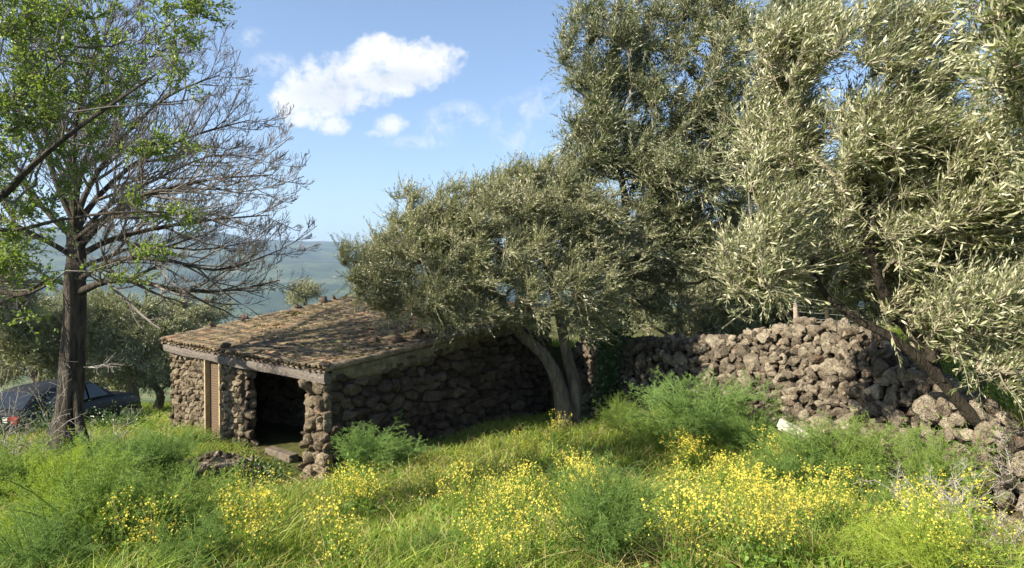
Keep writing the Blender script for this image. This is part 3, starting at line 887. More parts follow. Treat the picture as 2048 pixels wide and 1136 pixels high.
def olive(name, label, blobs, trunks, npts, nshoot, K, leafL, leafW=.2, mat='olive', hi=True, seed=0, rtip=.006, wind=.6, gap=.35, shoot=(.22, .5),
          group='olive trees round the hut', cat='olive tree', droop=.15, w=.35, gs=.9, bark='bark_olive', twig='twig_olive', fill=.35, spread=.65, culling=True):
    rng = np.random.default_rng(seed)
    root = trunks[0][0][0]
    t = thing(name, (root[0], root[1], root[2]), label, cat, group)
    tb = MB(); init = []
    for pts, rad in trunks:
        P, r = trunk(tb, pts, rad, 26, 16, seed=seed); init.append([q for q in P[::2]])
    tb.build('trunk', M[bark], t, True)
    pts = sample_blobs(blobs, npts, rng, .38, gap, seed, gs)
    Pn, Pr, cc, n0 = skeleton(pts, init, w)
    c = np.arange(n0, len(Pn)); a = Pn[Pr[c]]; b = Pn[c]
    L = np.linalg.norm(b-a, axis=1)
    mid = (a+b)/2+rng.normal(size=a.shape)*(L*.08)[:, None]+np.array([0, 0, .06])*L[:, None]
    r1 = rtip*cc[c]**.5; r0 = np.minimum(rtip*cc[Pr[c]]**.5, r1*1.5)
    r0 = np.where(Pr[c] < n0, r1*1.4, r0)
    bb = MB(); tubes(bb, np.stack([a, mid, b], 1), np.stack([r0, (r0+r1)/2, r1], 1), 5)
    # shoots at nodes plus along thin edges
    tip = c[cc[c] <= 14]
    S = rng.choice(tip, nshoot)
    frac = rng.random(nshoot)[:, None]; useedge = rng.random(nshoot)[:, None] < fill
    base = np.where(useedge, Pn[S]*(1-frac)+Pn[Pr[S]]*frac, Pn[S])
    growth = unit(Pn[S]-Pn[Pr[S]])
    D = growth*.6+WIND*wind+rng.normal(size=(nshoot, 3))*.48+np.array([0, 0, .18])
    base = base+rng.normal(size=base.shape)*.03
    if culling:
        kv = in_view(base); base = base[kv]; D = D[kv]
    lv = MB(); shoots(lv, bb, base, D, rng.uniform(*shoot, len(base)), K, leafL, leafW, rng, hi, spread, droop)
    bb.build('branches', M[twig], t)
    lv.build('foliage', M[mat], t)
    return t

# middle olive beside the hut
g0 = at(1135, 850, 15.2); g0[2] = gz(g0[0], g0[1])-.1
mid_b = [(1000, 500, 14.2, 1.9, 1.6, 1.35), (860, 520, 14.0, 1.3, 1.3, 1.1), (760, 550, 14.0, .85, .9, .75), (1080, 420, 14.6, 1.5, 1.5, 1.1),
         (1020, 380, 14.8, .9, .9, .7), (1180, 500, 14.6, 1.3, 1.4, 1.3), (800, 430, 14.2, .45, .5, .55), (930, 590, 13.6, 1.2, 1.0, .65), (1120, 590, 13.8, 1.3, 1.0, .8),
         (900, 440, 14.2, .9, .9, .7), (700, 560, 14.3, .35, .5, .45), (860, 470, 14.0, .8, .8, .7), (1000, 640, 13.8, .8, .6, .35), (700,505,14.4,.25,.4,.3), (800, 610, 13.9, .8, .7, .35), (900, 640, 13.8, .6, .6, .25), (1180, 640, 13.9, .7, .6, .35), (720, 570, 14.3, .4, .5, .3)]
olive('olive_tree', 'silvery windblown olive tree leaning over the hut roof with a forked pale trunk', mid_b,
      [([g0, at(1120, 780, 15.1), at(1090, 715, 15.0), at(1040, 665, 14.8), at(1000, 600, 14.5), at(940, 540, 14.3)], [.24, .17, .13, .105, .08, .05]),
       ([g0+[.12, .1, 0], at(1150, 780, 15.3), at(1135, 720, 15.3), at(1120, 640, 15.0), at(1100, 560, 14.8), at(1080, 480, 14.8)], [.22, .155, .13, .11, .08, .05]),
       ([at(1060, 690, 14.9), at(1010, 640, 14.6), at(960, 600, 14.2), at(880, 560, 14.1)], [.09, .07, .06, .04])],
      800, 17000, 15, .088, .21, 'olive', False, 3, .005, .85, .25, (.24, .58), spread=.6)

# tall olive behind it
g1 = at(1212, 830, 16.8); g1[2] = gz(g1[0], g1[1])-.1
tall_b = [(1230, 130, 15.5, .9, 1.0, 1.6), (1160, 90, 15.2, .5, .7, .9), (1300, 60, 15.6, 1.1, 1.1, 1.2), (1290, 250, 15.8, 1.7, 1.5, 1.4), (1180, 270, 15.4, .8, .9, 1.0),
          (1400, 330, 15.5, 1.9, 1.6, 1.7), (1200, 400, 15.6, 1.3, 1.3, 1.2), (1340, 470, 15.8, 1.8, 1.5, 1.2), (1440, 150, 15.0, 1.0, 1.1, 1.3), (1480, 450, 15.6, 1.7, 1.5, 1.3),
          (1250, 560, 16.0, 1.4, 1.0, .9), (1400, 600, 16.2, 1.6, 1.0, .6), (1130, 340, 15.4, .5, .6, .5), (1420, 20, 15.2, .7, .8, .6), (1560, 540, 15.6, 1.3, 1.2, .9), (1500, 280, 15.4, 1.4, 1.2, 1.4), (1330, 380, 15.2, 1.3, 1.2, 1.2), (1180, 480, 15.2, .9, .9, .9), (1180, 180, 15.3, .6, .7, .8), (1520, 100, 15.0, 1.0, 1.0, 1.2), (1560, 320, 15.2, 1.2, 1.2, 1.4), (1600, 20, 15.0, .8, .8, .8), (1150, 330, 15.0, .6, .6, .5), (1230, 380, 15.0, .8, .7, .6), (1410, 400, 15.0, .8, .7, .7)]
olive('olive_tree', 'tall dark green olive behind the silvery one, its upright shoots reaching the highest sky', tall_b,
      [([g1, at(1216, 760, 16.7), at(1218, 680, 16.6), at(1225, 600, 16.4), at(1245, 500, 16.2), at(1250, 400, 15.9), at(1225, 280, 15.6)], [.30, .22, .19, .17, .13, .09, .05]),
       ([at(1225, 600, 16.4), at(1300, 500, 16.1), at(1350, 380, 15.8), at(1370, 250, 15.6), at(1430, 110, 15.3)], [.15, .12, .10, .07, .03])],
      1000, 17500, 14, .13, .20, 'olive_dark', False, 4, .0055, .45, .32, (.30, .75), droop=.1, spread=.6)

# near olive on the terrace, right
g2 = at(2000, 905, 8.6); g2[2] = gz(g2[0], g2[1])-.1
near_b = [(1650, 200, 9.0, 1.0, 1.1, 1.1), (1600, 330, 9.2, 1.0, 1.1, .9), (1780, 150, 8.8, .9, 1.0, .8), (1750, 330, 8.6, 1.1, 1.1, .9), (1620, 480, 9.2, .75, .8, .6), (1860, 370, 8.4, .8, .9, .6),
          (1760, 480, 9.0, 1.0, 1.0, .75), (1900, 480, 8.2, 1.0, 1.0, .7), (1700, 560, 9.4, .7, .7, .3), (1850, 600, 8.9, .8, .8, .42), (1990, 400, 7.6, .6, .8, .9), (1960, 620, 7.6, .7, .8, .55),
          (1550, 420, 8.6, .5, .6, .5), (1560, 150, 9.2, .5, .7, .7), (1980, 720, 7.4, .35, .4, .2), (1690, 60, 9.0, .6, .7, .35), (2010, 250, 7.6, .4, .6, .5), (1500, 560, 8.8, .5, .6, .3), (1800, 400, 9.4, 1.2, .9, 1.1), (1940, 650, 7.4, .5, .5, .2), (1850, 670, 9.3, .5, .4, .3), (1760, 620, 9.8, .4, .4, .2), (1900, 690, 8.1, .45, .3, .28), (1810, 640, 8.4, .35, .3, .2), (1870, 755, 7.8, .3, .3, .16), (1940, 800, 7.6, .3, .3, .18), (2030, 740, 7.2, .4, .4, .25), (1980, 560, 7.4, .5, .5, .5), (1640, 560, 9.6, .5, .5, .2), (1520, 500, 8.6, .5, .5, .6), (1480, 590, 8.8, .35, .4, .22), (1620, 590, 9.8, .45, .5, .18), (1780, 610, 9.2, .5, .5, .25), (1950, 520, 8.6, .9, .8, .8), (1550, 260, 9.4, .5, .6, .8)]
olive('olive_tree', 'large near olive on the terrace with a dark leaning trunk and long silver leaves', near_b,
      [([g2, at(1950, 840, 8.6), at(1880, 760, 8.6), at(1790, 680, 8.6), at(1700, 630, 8.7), at(1645, 580, 8.8), at(1620, 500, 8.9)], [.10, .085, .07, .06, .045, .035, .02]),
       ([at(1880, 765, 8.6), at(1850, 700, 8.7), at(1780, 610, 8.7), at(1740, 500, 8.6), at(1730, 360, 8.6), at(1700, 220, 8.8)], [.08, .075, .065, .055, .04, .03]),
       ([at(1860, 720, 8.6), at(1900, 620, 8.4), at(1910, 480, 8.2), at(1880, 330, 8.2)], [.08, .065, .05, .03])],
      850, 12500, 15, .108, .185, 'olive', True, 5, .0042, 1.15, .50, (.30, .80), droop=.1, gs=1.3, bark='bark_dark', spread=.55)

# olive spray hanging in at the top right, from a tree outside the frame
g3 = np.array([7.6, 6.4, gz(7.6, 6.4)-.1])
sp_b = [(2020, 60, 6.2, .45, .5, .5), (2040, 150, 6.0, .35, .4, .3), (1960, 20, 6.4, .3, .4, .3), (2150, 100, 6.2, .8, .8, .8), (2250, 300, 6.2, .9, .9, .8), (2150, 380, 6.4, .5, .6, .6)]
olive('olive_tree', 'olive at the right frame edge whose sprays hang into the upper right corner', sp_b,
      [([g3, g3+[-.1, 0, 1.2], g3+[-.5, -.1, 2.4], at(2230, 220, 6.2), at(2120, 130, 6.2), at(2040, 90, 6.2)], [.2, .15, .12, .08, .05, .03])],
      190, 1700, 14, .13, .19, 'olive', True, 6, .005, .9, .2, (.28, .60), group='olive trees round the hut')

# background olives
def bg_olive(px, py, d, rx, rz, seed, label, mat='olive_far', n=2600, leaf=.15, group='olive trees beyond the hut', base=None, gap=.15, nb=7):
    rng = np.random.default_rng(seed); c = at(px, py, d)
    g = np.array([c[0], c[1]+.3, gz(c[0], c[1]+.3)-.2])
    bl = []
    for i in range(nb):
        o = rng.uniform(-1, 1, 2); q_px = px+o[0]*rx*.65*F/d; q_py = py+o[1]*rz*.5*F/d
        bl.append((q_px, q_py, d+rng.normal()*.5, rx*rng.uniform(.38, .6), rx*.6, rz*rng.uniform(.38, .6)))
    top = c+np.array([0, 0, -rz*.2]); m = (g+top)/2+np.array([rng.normal()*.2, 0, 0])
    return olive('olive_tree', label, bl, [([g, m, top, c+np.array([0, 0, rz*.4])], [.22, .16, .10, .04])], 200, n, 9, leaf, .26, mat, False, seed, .009, .3, gap, (.3, .6), group=group)
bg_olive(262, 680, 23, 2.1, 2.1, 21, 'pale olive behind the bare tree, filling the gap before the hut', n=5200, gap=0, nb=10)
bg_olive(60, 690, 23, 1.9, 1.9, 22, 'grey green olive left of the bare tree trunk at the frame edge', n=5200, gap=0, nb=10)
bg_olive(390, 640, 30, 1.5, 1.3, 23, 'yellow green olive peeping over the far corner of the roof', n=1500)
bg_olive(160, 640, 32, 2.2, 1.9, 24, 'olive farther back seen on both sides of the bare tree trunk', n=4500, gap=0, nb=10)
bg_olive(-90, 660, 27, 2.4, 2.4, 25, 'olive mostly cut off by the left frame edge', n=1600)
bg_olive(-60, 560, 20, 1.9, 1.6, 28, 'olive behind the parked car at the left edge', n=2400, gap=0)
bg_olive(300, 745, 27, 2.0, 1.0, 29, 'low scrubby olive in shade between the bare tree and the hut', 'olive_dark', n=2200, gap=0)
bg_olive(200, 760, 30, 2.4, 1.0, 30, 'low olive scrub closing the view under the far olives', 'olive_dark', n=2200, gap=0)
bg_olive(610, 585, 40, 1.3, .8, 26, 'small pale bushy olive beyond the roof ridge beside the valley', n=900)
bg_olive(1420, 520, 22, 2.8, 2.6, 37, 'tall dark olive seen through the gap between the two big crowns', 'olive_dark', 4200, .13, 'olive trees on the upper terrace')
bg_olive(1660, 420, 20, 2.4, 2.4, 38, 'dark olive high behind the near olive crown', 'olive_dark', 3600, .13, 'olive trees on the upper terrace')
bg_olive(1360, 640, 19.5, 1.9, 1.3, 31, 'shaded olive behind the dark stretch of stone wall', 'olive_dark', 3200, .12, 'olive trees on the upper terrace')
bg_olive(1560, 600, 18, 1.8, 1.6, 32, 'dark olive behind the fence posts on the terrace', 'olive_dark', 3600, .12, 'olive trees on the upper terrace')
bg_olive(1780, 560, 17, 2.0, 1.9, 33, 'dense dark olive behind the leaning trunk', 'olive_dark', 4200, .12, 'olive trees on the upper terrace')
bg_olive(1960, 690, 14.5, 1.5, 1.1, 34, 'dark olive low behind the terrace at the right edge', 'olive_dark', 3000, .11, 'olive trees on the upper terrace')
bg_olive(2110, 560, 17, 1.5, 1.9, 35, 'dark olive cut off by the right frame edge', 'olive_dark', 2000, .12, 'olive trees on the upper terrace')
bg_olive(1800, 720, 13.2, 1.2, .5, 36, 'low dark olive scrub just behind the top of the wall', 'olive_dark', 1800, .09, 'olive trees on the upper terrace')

# ---- bare tree, left
def spawn(P, Rr, m, t0, t1, lenf, ang, rng, up=.25, k=5, rf=.55, out=None, jit=.3):
    """children of paths P (n,k,3): m per parent"""
    n, kk, _ = P.shape
    t = (t0+(t1-t0)*(np.arange(m)[None, :]+rng.uniform(0, 1, (n, m)))/m)*(kk-1)
    i = np.minimum(t.astype(int), kk-2); f = (t-i)[..., None]
    r_ = np.arange(n)[:, None]
    base = P[r_, i]*(1-f)+P[r_, i+1]*f; T = unit(P[r_, i+1]-P[r_, i])
    rad = Rr[r_, i]*(1-f[..., 0])+Rr[r_, i+1]*f[..., 0]
    Ltot = np.linalg.norm(np.diff(P, axis=1), axis=2).sum(1)[:, None]
    L = Ltot*lenf*rng.uniform(.6, 1.15, (n, m))*(1.15-.65*t/(kk-1))
    sd = rng.normal(size=(n, m, 3)); sd = unit(sd-T*(sd*T).sum(-1, keepdims=True))
    a = math.radians(ang)*rng.uniform(.7, 1.25, (n, m))[..., None]
    D = T*np.cos(a)+sd*np.sin(a)
    tt = np.linspace(0, 1, k)[None, None, :, None]
    wig = rng.normal(size=(n, m, k, 3))*.05*jit*tt
    C = base[:, :, None]+L[..., None, None]*(D[:, :, None]*tt+np.array([0, 0, up])*tt**2*.9+wig)
    Cr = np.minimum(rad*rf, 9)[..., None]*(1-.72*tt[..., 0])
    return C.reshape(-1, k, 3), Cr.reshape(-1, k)
bt_root = at(118, 935, 13.0); bt_root[2] = gz(bt_root[0], bt_root[1])-.15
bare = thing('bare_tree', bt_root, 'big leafless tree with a thick dark trunk and a wide fan of fine bare twigs', 'tree')
tb = MB()
TP, TR = trunk(tb, [bt_root, at(128, 880, 13), at(138, 790, 13), at(146, 680, 13), at(150, 590, 13), at(152, 510, 13), at(150, 440, 13.1)], [.38, .26, .215, .20, .19, .165, .115], 40, 22, .22, 2)
# buttress root strands at the base
trunk(tb, [at(150, 760, 12.9), at(160, 850, 12.9), at(190, 930, 12.8)], [.04, .09, .04], 12, 8, .2, 4)
lim_t = [  # start px,py ; list of way points (px,py,depth) ; base radius
    (150, 590, [(200, 566, 12.8), (260, 560, 12.5), (360, 580, 12.4), (470, 580, 12.6), (560, 560, 12.8)], .15),
    (152, 560, [(230, 520, 12.6), (330, 520, 12.2), (440, 540, 12.2), (560, 500, 12.2)], .10),
    (150, 520, [(220, 480, 13), (320, 455, 13), (420, 440, 13.2), (540, 430, 13.5)], .12),
    (150, 500, [(210, 440, 12.7), (300, 390, 12.4), (410, 360, 12.2), (540, 350, 12.0)], .12),
    (150, 470, [(190, 400, 13.2), (280, 320, 13.5), (390, 270, 13.8), (500, 240, 14.0)], .12),
    (150, 450, [(180, 370, 13), (250, 270, 13), (340, 190, 13), (440, 150, 13)], .11),
    (150, 445, [(160, 350, 13.4), (210, 230, 13.6), (280, 130, 13.8), (350, 90, 14)], .11),
    (150, 440, [(140, 340, 13), (160, 220, 13), (200, 100, 13), (230, 30, 13)], .11),
    (150, 450, [(110, 360, 13), (90, 240, 13), (80, 120, 13), (90, 20, 13)], .11),
    (150, 480, [(90, 420, 13), (30, 330, 13), (-50, 220, 13), (-110, 120, 13)], .11),
    (150, 520, [(90, 480, 12.7), (10, 440, 12.4), (-80, 400, 12.2), (-180, 330, 12)], .10),
    (148, 580, [(100, 560, 12.8), (40, 590, 12.5), (-40, 610, 12.2), (-120, 590, 12)], .09),
    (150, 540, [(200, 520, 13.5), (290, 490, 14.2), (400, 500, 15), (520, 480, 15.5)], .09),
    (150, 480, [(220, 410, 14), (330, 350, 14.8), (430, 310, 15.5), (520, 320, 16)], .09),
    (150, 480, [(200, 440, 11.8), (260, 400, 10.8), (330, 380, 10), (420, 390, 9.6)], .08),
    (150, 470, [(150, 380, 12), (150, 270, 11), (170, 160, 10.3), (200, 80, 10)], .08),
    (150, 460, [(120, 370, 14), (60, 260, 15), (20, 180, 15.5), (-20, 90, 16)], .09)]
LP = []; LR = []
for sx, sy, w_, r0 in lim_t:
    i = int(np.argmin([abs(at(0, sy, 13)[2]-p[2]) for p in TP])); st = TP[i]
    P, r = smooth_path([st]+[at(*q) for q in w_], np.array([r0*.62]+list(np.linspace(r0*.45, .010, len(w_)))), 12); LP.append(P); LR.append(r)
LP = np.array(LP); LR = np.array(LR)
tubes(tb, LP, LR, 8)
tb.build('trunk', M['bark'], bare, True)
tw = MB(); rngb = np.random.default_rng(3)
c1, r1 = spawn(LP, LR, 17, .20, 1.0, .44, 40, rngb, .16, 6, .7)
r1 = np.maximum(r1, .007); tubes(tw, c1, r1, 4)
c2, r2 = spawn(c1, r1, 7, .12, 1.0, .42, 38, rngb, .26, 5)
r2 = np.maximum(r2, .0045); tubes(tw, c2, r2, 3)
c3, r3 = spawn(c2, r2, 6, .15, 1.0, .55, 36, rngb, .35, 4)
kv = in_view(c3[:, 0], 120); c3 = c3[kv]; r3 = np.maximum(r3[kv], .0036); tubes(tw, c3, r3, 3)
c4, r4 = spawn(c3[::2], r3[::2], 3, .2, .95, .55, 35, rngb, .35, 3)
tubes(tw, c4, np.full((len(c4), 3), .0036), 3)
print('twigs', len(c3), len(c4))
tw.build('twigs', M['twig'], bare)

# ---- leafy tree, near left
lt_root = np.array([-8.0, 6.8, gz(-8.0, 6.8)-.1])
leaf_b = [(60, 60, 7.5, .7, .8, .55), (190, 70, 7.6, .7, .8, .5), (330, 20, 7.2, .5, .6, .35), (400, 10, 7.2, .22, .3, .12), (240, 130, 7.6, .7, .7, .45), (80, 200, 7.5, .7, .8, .5), (180, 250, 7.4, .5, .6, .4),
          (60, 350, 7.4, .6, .7, .45), (40, 480, 7.2, .5, .6, .42), (290, 300, 7.5, .45, .5, .2), (380, 200, 7.4, .18, .3, .1), (330, 420, 7.4, .45, .5, .16), (300, 510, 7.2, .30, .4, .12), (20, 260, 7.3, .6, .6, .5), (260, 560, 7.2, .2, .3, .08), (60, 620, 7.0, .3, .4, .1),
          (90, 540, 7.0, .5, .6, .25), (10, 560, 7.0, .3, .5, .2), (-100, 200, 7.2, .6, .6, .6), (350, 170, 7.4, .2, .3, .15), (160, 150, 7.8, .7, .8, .6), (20, 120, 7.2, .6, .7, .6), (350, 290, 7.4, .25, .3, .1)]
olive('leafy_tree', 'green leafed tree at the left edge with a long straight limb crossing the bare crown', leaf_b,
      [([lt_root, lt_root+[0, 0, 1.2], at(-200, 520, 7.0), at(-80, 440, 7.0), at(0, 395, 7.0), at(60, 335, 7.0), at(140, 268, 7.0), at(225, 208, 7.1), at(310, 150, 7.2)], [.2, .14, .07, .045, .036, .030, .024, .018, .010]),
       ([at(-200, 520, 7.0), at(-180, 330, 7.0), at(-60, 240, 7.1), at(50, 190, 7.3), at(130, 120, 7.5)], [.045, .03, .024, .018, .008]),
       ([at(-80, 440, 7.0), at(20, 460, 7.0), at(120, 440, 7.1), at(240, 425, 7.2), at(380, 425, 7.4)], [.028, .02, .016, .012, .006]),
       ([at(-200, 520, 7.0), at(-60, 560, 6.9), at(40, 590, 6.9), at(110, 560, 7.0)], [.04, .03, .022, .01])],
      480, 3700, 7, .052, .50, 'green_leaf', True, 8, .0022, .05, .42, (.10, .26), group=None, cat='tree', gs=1.6, bark='bark', twig='twig', droop=.1, w=.3, spread=1.0)

# ---- ivy on the tall olive's trunk
iv = MB(); rng = np.random.default_rng(12); n = 5200
hz_ = rng.uniform(0, 1, n)**.8; cx = at(1213, 700, 16.6); zb = gz(cx[0], cx[1])
P = np.stack([cx[0]+rng.normal(size=n)*(.20+.08*np.sin(hz_*9)), cx[1]-.25+rng.normal(size=n)*.25, zb+hz_*2.9], 1)
leaves(iv, P, rng.normal(size=(n, 3))+[0, -.4, -.3], rng.uniform(.05, .09, n), .06, True, rng=rng)
tag(iv.build('ivy', M['ivy']), 'dark ivy climbing the trunk of the tall olive behind the silvery one', 'ivy')

# ---------------------------------------------------------------- grass and meadow
def scatter(n, d0, d1, rng, pxa=-350, pxb=2400, p=1.0):
    d = d0+(d1-d0)*rng.random(n)**p; px = rng.uniform(pxa, pxb, n)
    return (px-1024)/F*d, d
def in_hut(x, y, m=.0):
    dx = x-fo[0]; dy = y-fo[1]; a = dx*e[0]+dy*e[1]; b = dx*s[0]+dy*s[1]
    return (a > -.05-m) & (a < ELEN+m) & (b > -.1-m) & (b < UPL)
def proj(P):
    f = np.array([0, math.cos(TILT), -math.sin(TILT)]); up = np.array([0, math.sin(TILT), math.cos(TILT)])
    D = P-np.array([0, 0, CAMZ]); dz = D@f
    return D[..., 0]/dz*F+1024, 568-(D@up)/dz*F
def blades(mb, x, y, h, wid, rng, lean=.35):
    z = ground_z(x, y); n = len(x)
    P0 = np.stack([x, y, z-.02], 1); ld = rng.normal(size=(n, 3)); ld[:, 2] = 0; ld = ld*lean+np.array([.12, 0, 0])
    t = np.array([0, .4, .75, 1.0])[None, :, None]
    P = P0[:, None]+np.array([0, 0, 1.])*h[:, None, None]*t*(1-.18*t)+ld[:, None]*h[:, None, None]*t*t
    ribbons(mb, P, wid[:, None]*np.array([1, .9, .6, .08])[None], rng)
rng = np.random.default_rng(100)
gb = MB()
x, y = scatter(300000, 2.2, 20, rng, p=.85)
wd, _ = wall_dist(x, y)
hn = fbm2(x, y, .8, 31, 3)
gapn = fbm2(x, y, 1.3, 61, 3)
keep = ~in_hut(x, y) & ~((np.abs(wd+.3) < .85) & (y > 7.5)) & (rng.random(len(x)) < np.clip(.75+gapn*3.0, .1, 1))
dryz = np.exp(-((x+1.2)/1.5)**2-((y-11.0)/1.2)**2)+np.exp(-((x-.2)/1.2)**2-((y-9.5)/.8)**2)*.6
keep &= rng.random(len(x)) > dryz*.55
x = x[keep]; y = y[keep]; hn = hn[keep]
h = np.clip(.32+hn*.95, .08, .75)*rng.uniform(.55, 1.25, len(x))
h = np.where(y > 11.8, h*.75, h)
hd_ = np.hypot(x+4.3, y-11.7); h = h*np.clip(hd_/2.6, .25, 1)*np.clip((y-1.5)/4, .45, 1)
blades(gb, x, y, h, rng.uniform(.0025, .005, len(x))*(1+.06*y), rng, .45)
x = rng.uniform(-24, -6, 60000); y = rng.uniform(16, 38, 60000); k_ = ~in_hut(x, y); x = x[k_]; y = y[k_]
blades(gb, x, y, np.clip(.3+fbm2(x, y, .4, 33, 3), .1, .8)*rng.uniform(.5, 1.2, len(x)), rng.uniform(.008, .016, len(x)), rng, .45)
tag(gb.build('meadow_grass', M['grass']), kind='stuff')
# dry grass among it
db = MB(); x, y = scatter(80000, 2.5, 18, rng, p=.85)
dryz = .85*np.exp(-((x+1.2)/1.5)**2-((y-11.0)/1.2)**2)+.7*np.exp(-((x-.2)/1.2)**2-((y-9.5)/.8)**2)+.40*(fbm2(x, y, .9, 77, 3) > .03)+.07
dryz += .7*np.exp(-((x-5.2)/.8)**2-((y-5.6)/1.5)**2)
wd, _ = wall_dist(x, y)
keep = (rng.random(len(x)) < dryz) & ~in_hut(x, y) & ~((np.abs(wd+.3) < .6) & (y > 7.5)); x = x[keep]; y = y[keep]
blades(db, x, y, rng.uniform(.08, .42, len(x)), rng.uniform(.002, .004, len(x))*(1+.05*y), rng, .8)
tag(db.build('dry_grass', M['grass_dry']), kind='stuff')
# low broad leaved weeds
wb = MB(); x, y = scatter(26000, 2.5, 17, rng); keep = ~in_hut(x, y) & (fbm2(x, y, .7, 91, 3) > .0); x = x[keep]; y = y[keep]
P = np.stack([x, y, ground_z(x, y)+rng.uniform(.02, .22, len(x))], 1)
leaves(wb, P, np.stack([rng.normal(size=len(x)), rng.normal(size=len(x)), rng.uniform(0, .9, len(x))], 1), rng.uniform(.04, .10, len(x)), .035, True, rng=rng)
tag(wb.build('ground_weeds', M['weed']), kind='stuff')

# ---- mustard
def mustard_shape(rng, H, mbs, mbf, mbl, base=(0, 0, 0), nb=5, nf=9, fs=.012):
    base = np.array(base, float)
    top = base+np.array([rng.normal()*.08, rng.normal()*.08, H]); mid = base+(top-base)*.5+rng.normal(size=3)*.02
    st = np.array([base, base+(mid-base)*.5, mid, (mid+top)/2, top]); tubes(mbs, st[None], np.array([[.004, .0035, .003, .0025, .002]]), 3)
    tips = [top]
    a = rng.uniform(.3, .9, nb)[:, None]; o = base+(top-base)*a
    d = rng.normal(size=(nb, 3)); d[:, 2] = np.abs(d[:, 2])+.8; d = unit(d)*(H*(1-a)*.75+.08)
    br = np.stack([o, o+d*.5+[0, 0, .01], o+d+[0, 0, .04]], 1); tubes(mbs, br, np.broadcast_to(np.array([.0025, .002, .0015]), (nb, 3)), 3)
    tp = np.vstack([top[None], br[:, -1]])
    C = np.repeat(tp, nf, 0); Cn = len(C)
    C = C+rng.normal(size=(Cn, 3))*np.array([.018, .018, .03])
    flowers(mbf, C, rng, fs)
    nl = 10; al = rng.uniform(.05, .7, nl)[:, None]; q = base+(top-base)*al
    leaves(mbl, q, np.stack([rng.normal(size=nl), rng.normal(size=nl), rng.uniform(0, .8, nl)], 1), rng.uniform(.05, .11, nl), .02, True, rng=rng)
def flowers(mb, C, rng, fs):
    n = len(C); Nn = unit(rng.normal(size=(n, 3))*.6+np.array([-.3, -.4, .6])); Aq = unit(np.cross(Nn, rng.normal(size=(n, 3)))); Bq = np.cross(Nn, Aq)
    s_ = (rng.uniform(.7, 1.2, n)*fs)[:, None]
    for (p, q) in ((Aq, Bq), (Bq, -Aq)):
        V = np.stack([C-p*s_, C-q*s_*.42, C+p*s_, C+q*s_*.42], 1)+Nn[:, None]*.0008
        mb.add(V, np.arange(n*4).reshape(-1, 4))
def region_pts(n, regs, rng):
    out = []
    for (px, py, rx, ry, w) in regs:
        k = int(n*w)
        c = hit(px, py+35); cr = hit(px+rx, py+35); cu = hit(px, py+35-ry); cd = hit(px, min(py+35+ry, 1300))
        ax = abs(cr[0]-c[0]); ay0 = abs(cu[1]-c[1]); ay1 = abs(cd[1]-c[1])
        q = rng.normal(size=(k, 2))*.5; ng = max(2, k//16); gcs = rng.normal(size=(ng, 2))*.5; q = gcs[rng.integers(0, ng, k)]*.85+q*.22
        out.append(np.stack([c[0]+q[:, 0]*ax, c[1]+np.where(q[:, 1] > 0, ay0, ay1)*q[:, 1]], 1))
    return np.concatenate(out)
regs = [(560, 1060, 190, 85, .20), (690, 1040, 110, 50, .06), (950, 1020, 190, 110, .17), (1140, 900, 80, 70, .09), (1120, 990, 110, 80, .08), (1450, 1010, 190, 110, .30), (1400, 930, 140, 50, .08),
        (1560, 920, 120, 50, .06), (1700, 1070, 90, 60, .04), (880, 960, 120, 50, .05), (1500, 1090, 220, 60, .12), (1450, 1150, 260, 50, .10), (950, 1140, 260, 50, .07), (540, 1150, 170, 50, .06), (1740, 1130, 110, 50, .05), (1080, 960, 200, 80, .08)]
pts = region_pts(470, regs, rng)
ok = (pts[:, 1] > 2.6) & ~in_hut(pts[:, 0], pts[:, 1], .1); pts = pts[ok]
sm, fm, lm = MB(), MB(), MB()
zz = ground_z(pts[:, 0], pts[:, 1])
order = np.argsort(pts[:, 1]); near_ids = set(order[rng.choice(220, 44, replace=False)].tolist())
for i in range(len(pts)):
    if i in near_ids: continue
    mustard_shape(rng, rng.uniform(.3, .72), sm, fm, lm, (pts[i, 0], pts[i, 1], zz[i]), 4, 5, .010 if pts[i, 1] < 8 else .014)
tag(sm.build('mustard_stems', M['mustard_stem']), kind='stuff'); tag(fm.build('mustard_flowers', M['petal']), kind='stuff'); tag(lm.build('mustard_leaves', M['weed']), kind='stuff')
protos = []
for v in range(6):
    a, b, c = MB(), MB(), MB(); mustard_shape(rng, .5, a, b, c, (0, 0, 0), 6, 7, .0105)
    protos.append((a.mesh('stem', M['mustard_stem']), b.mesh('flowers', M['petal']), c.mesh('leaves', M['weed'])))
for i in sorted(near_ids):
    v = protos[i % 6]; o = bpy.data.objects.new('mustard_plant', None); scene.collection.objects.link(o)
    o.location = (pts[i, 0], pts[i, 1], zz[i]); o.rotation_euler = (0, 0, rng.uniform(0, 6)); sc = rng.uniform(.8, 1.5); o.scale = (sc, sc, sc)
    tag(o, 'yellow flowered wild mustard plant standing in the foreground meadow', 'flower', 'yellow mustard plants in the foreground')
    for nm, me in zip(('stem', 'flower_head', 'leaf'), v):
        ch = bpy.data.objects.new(nm, me); scene.collection.objects.link(ch); ch.parent = o; ch['kind'] = 'stuff'

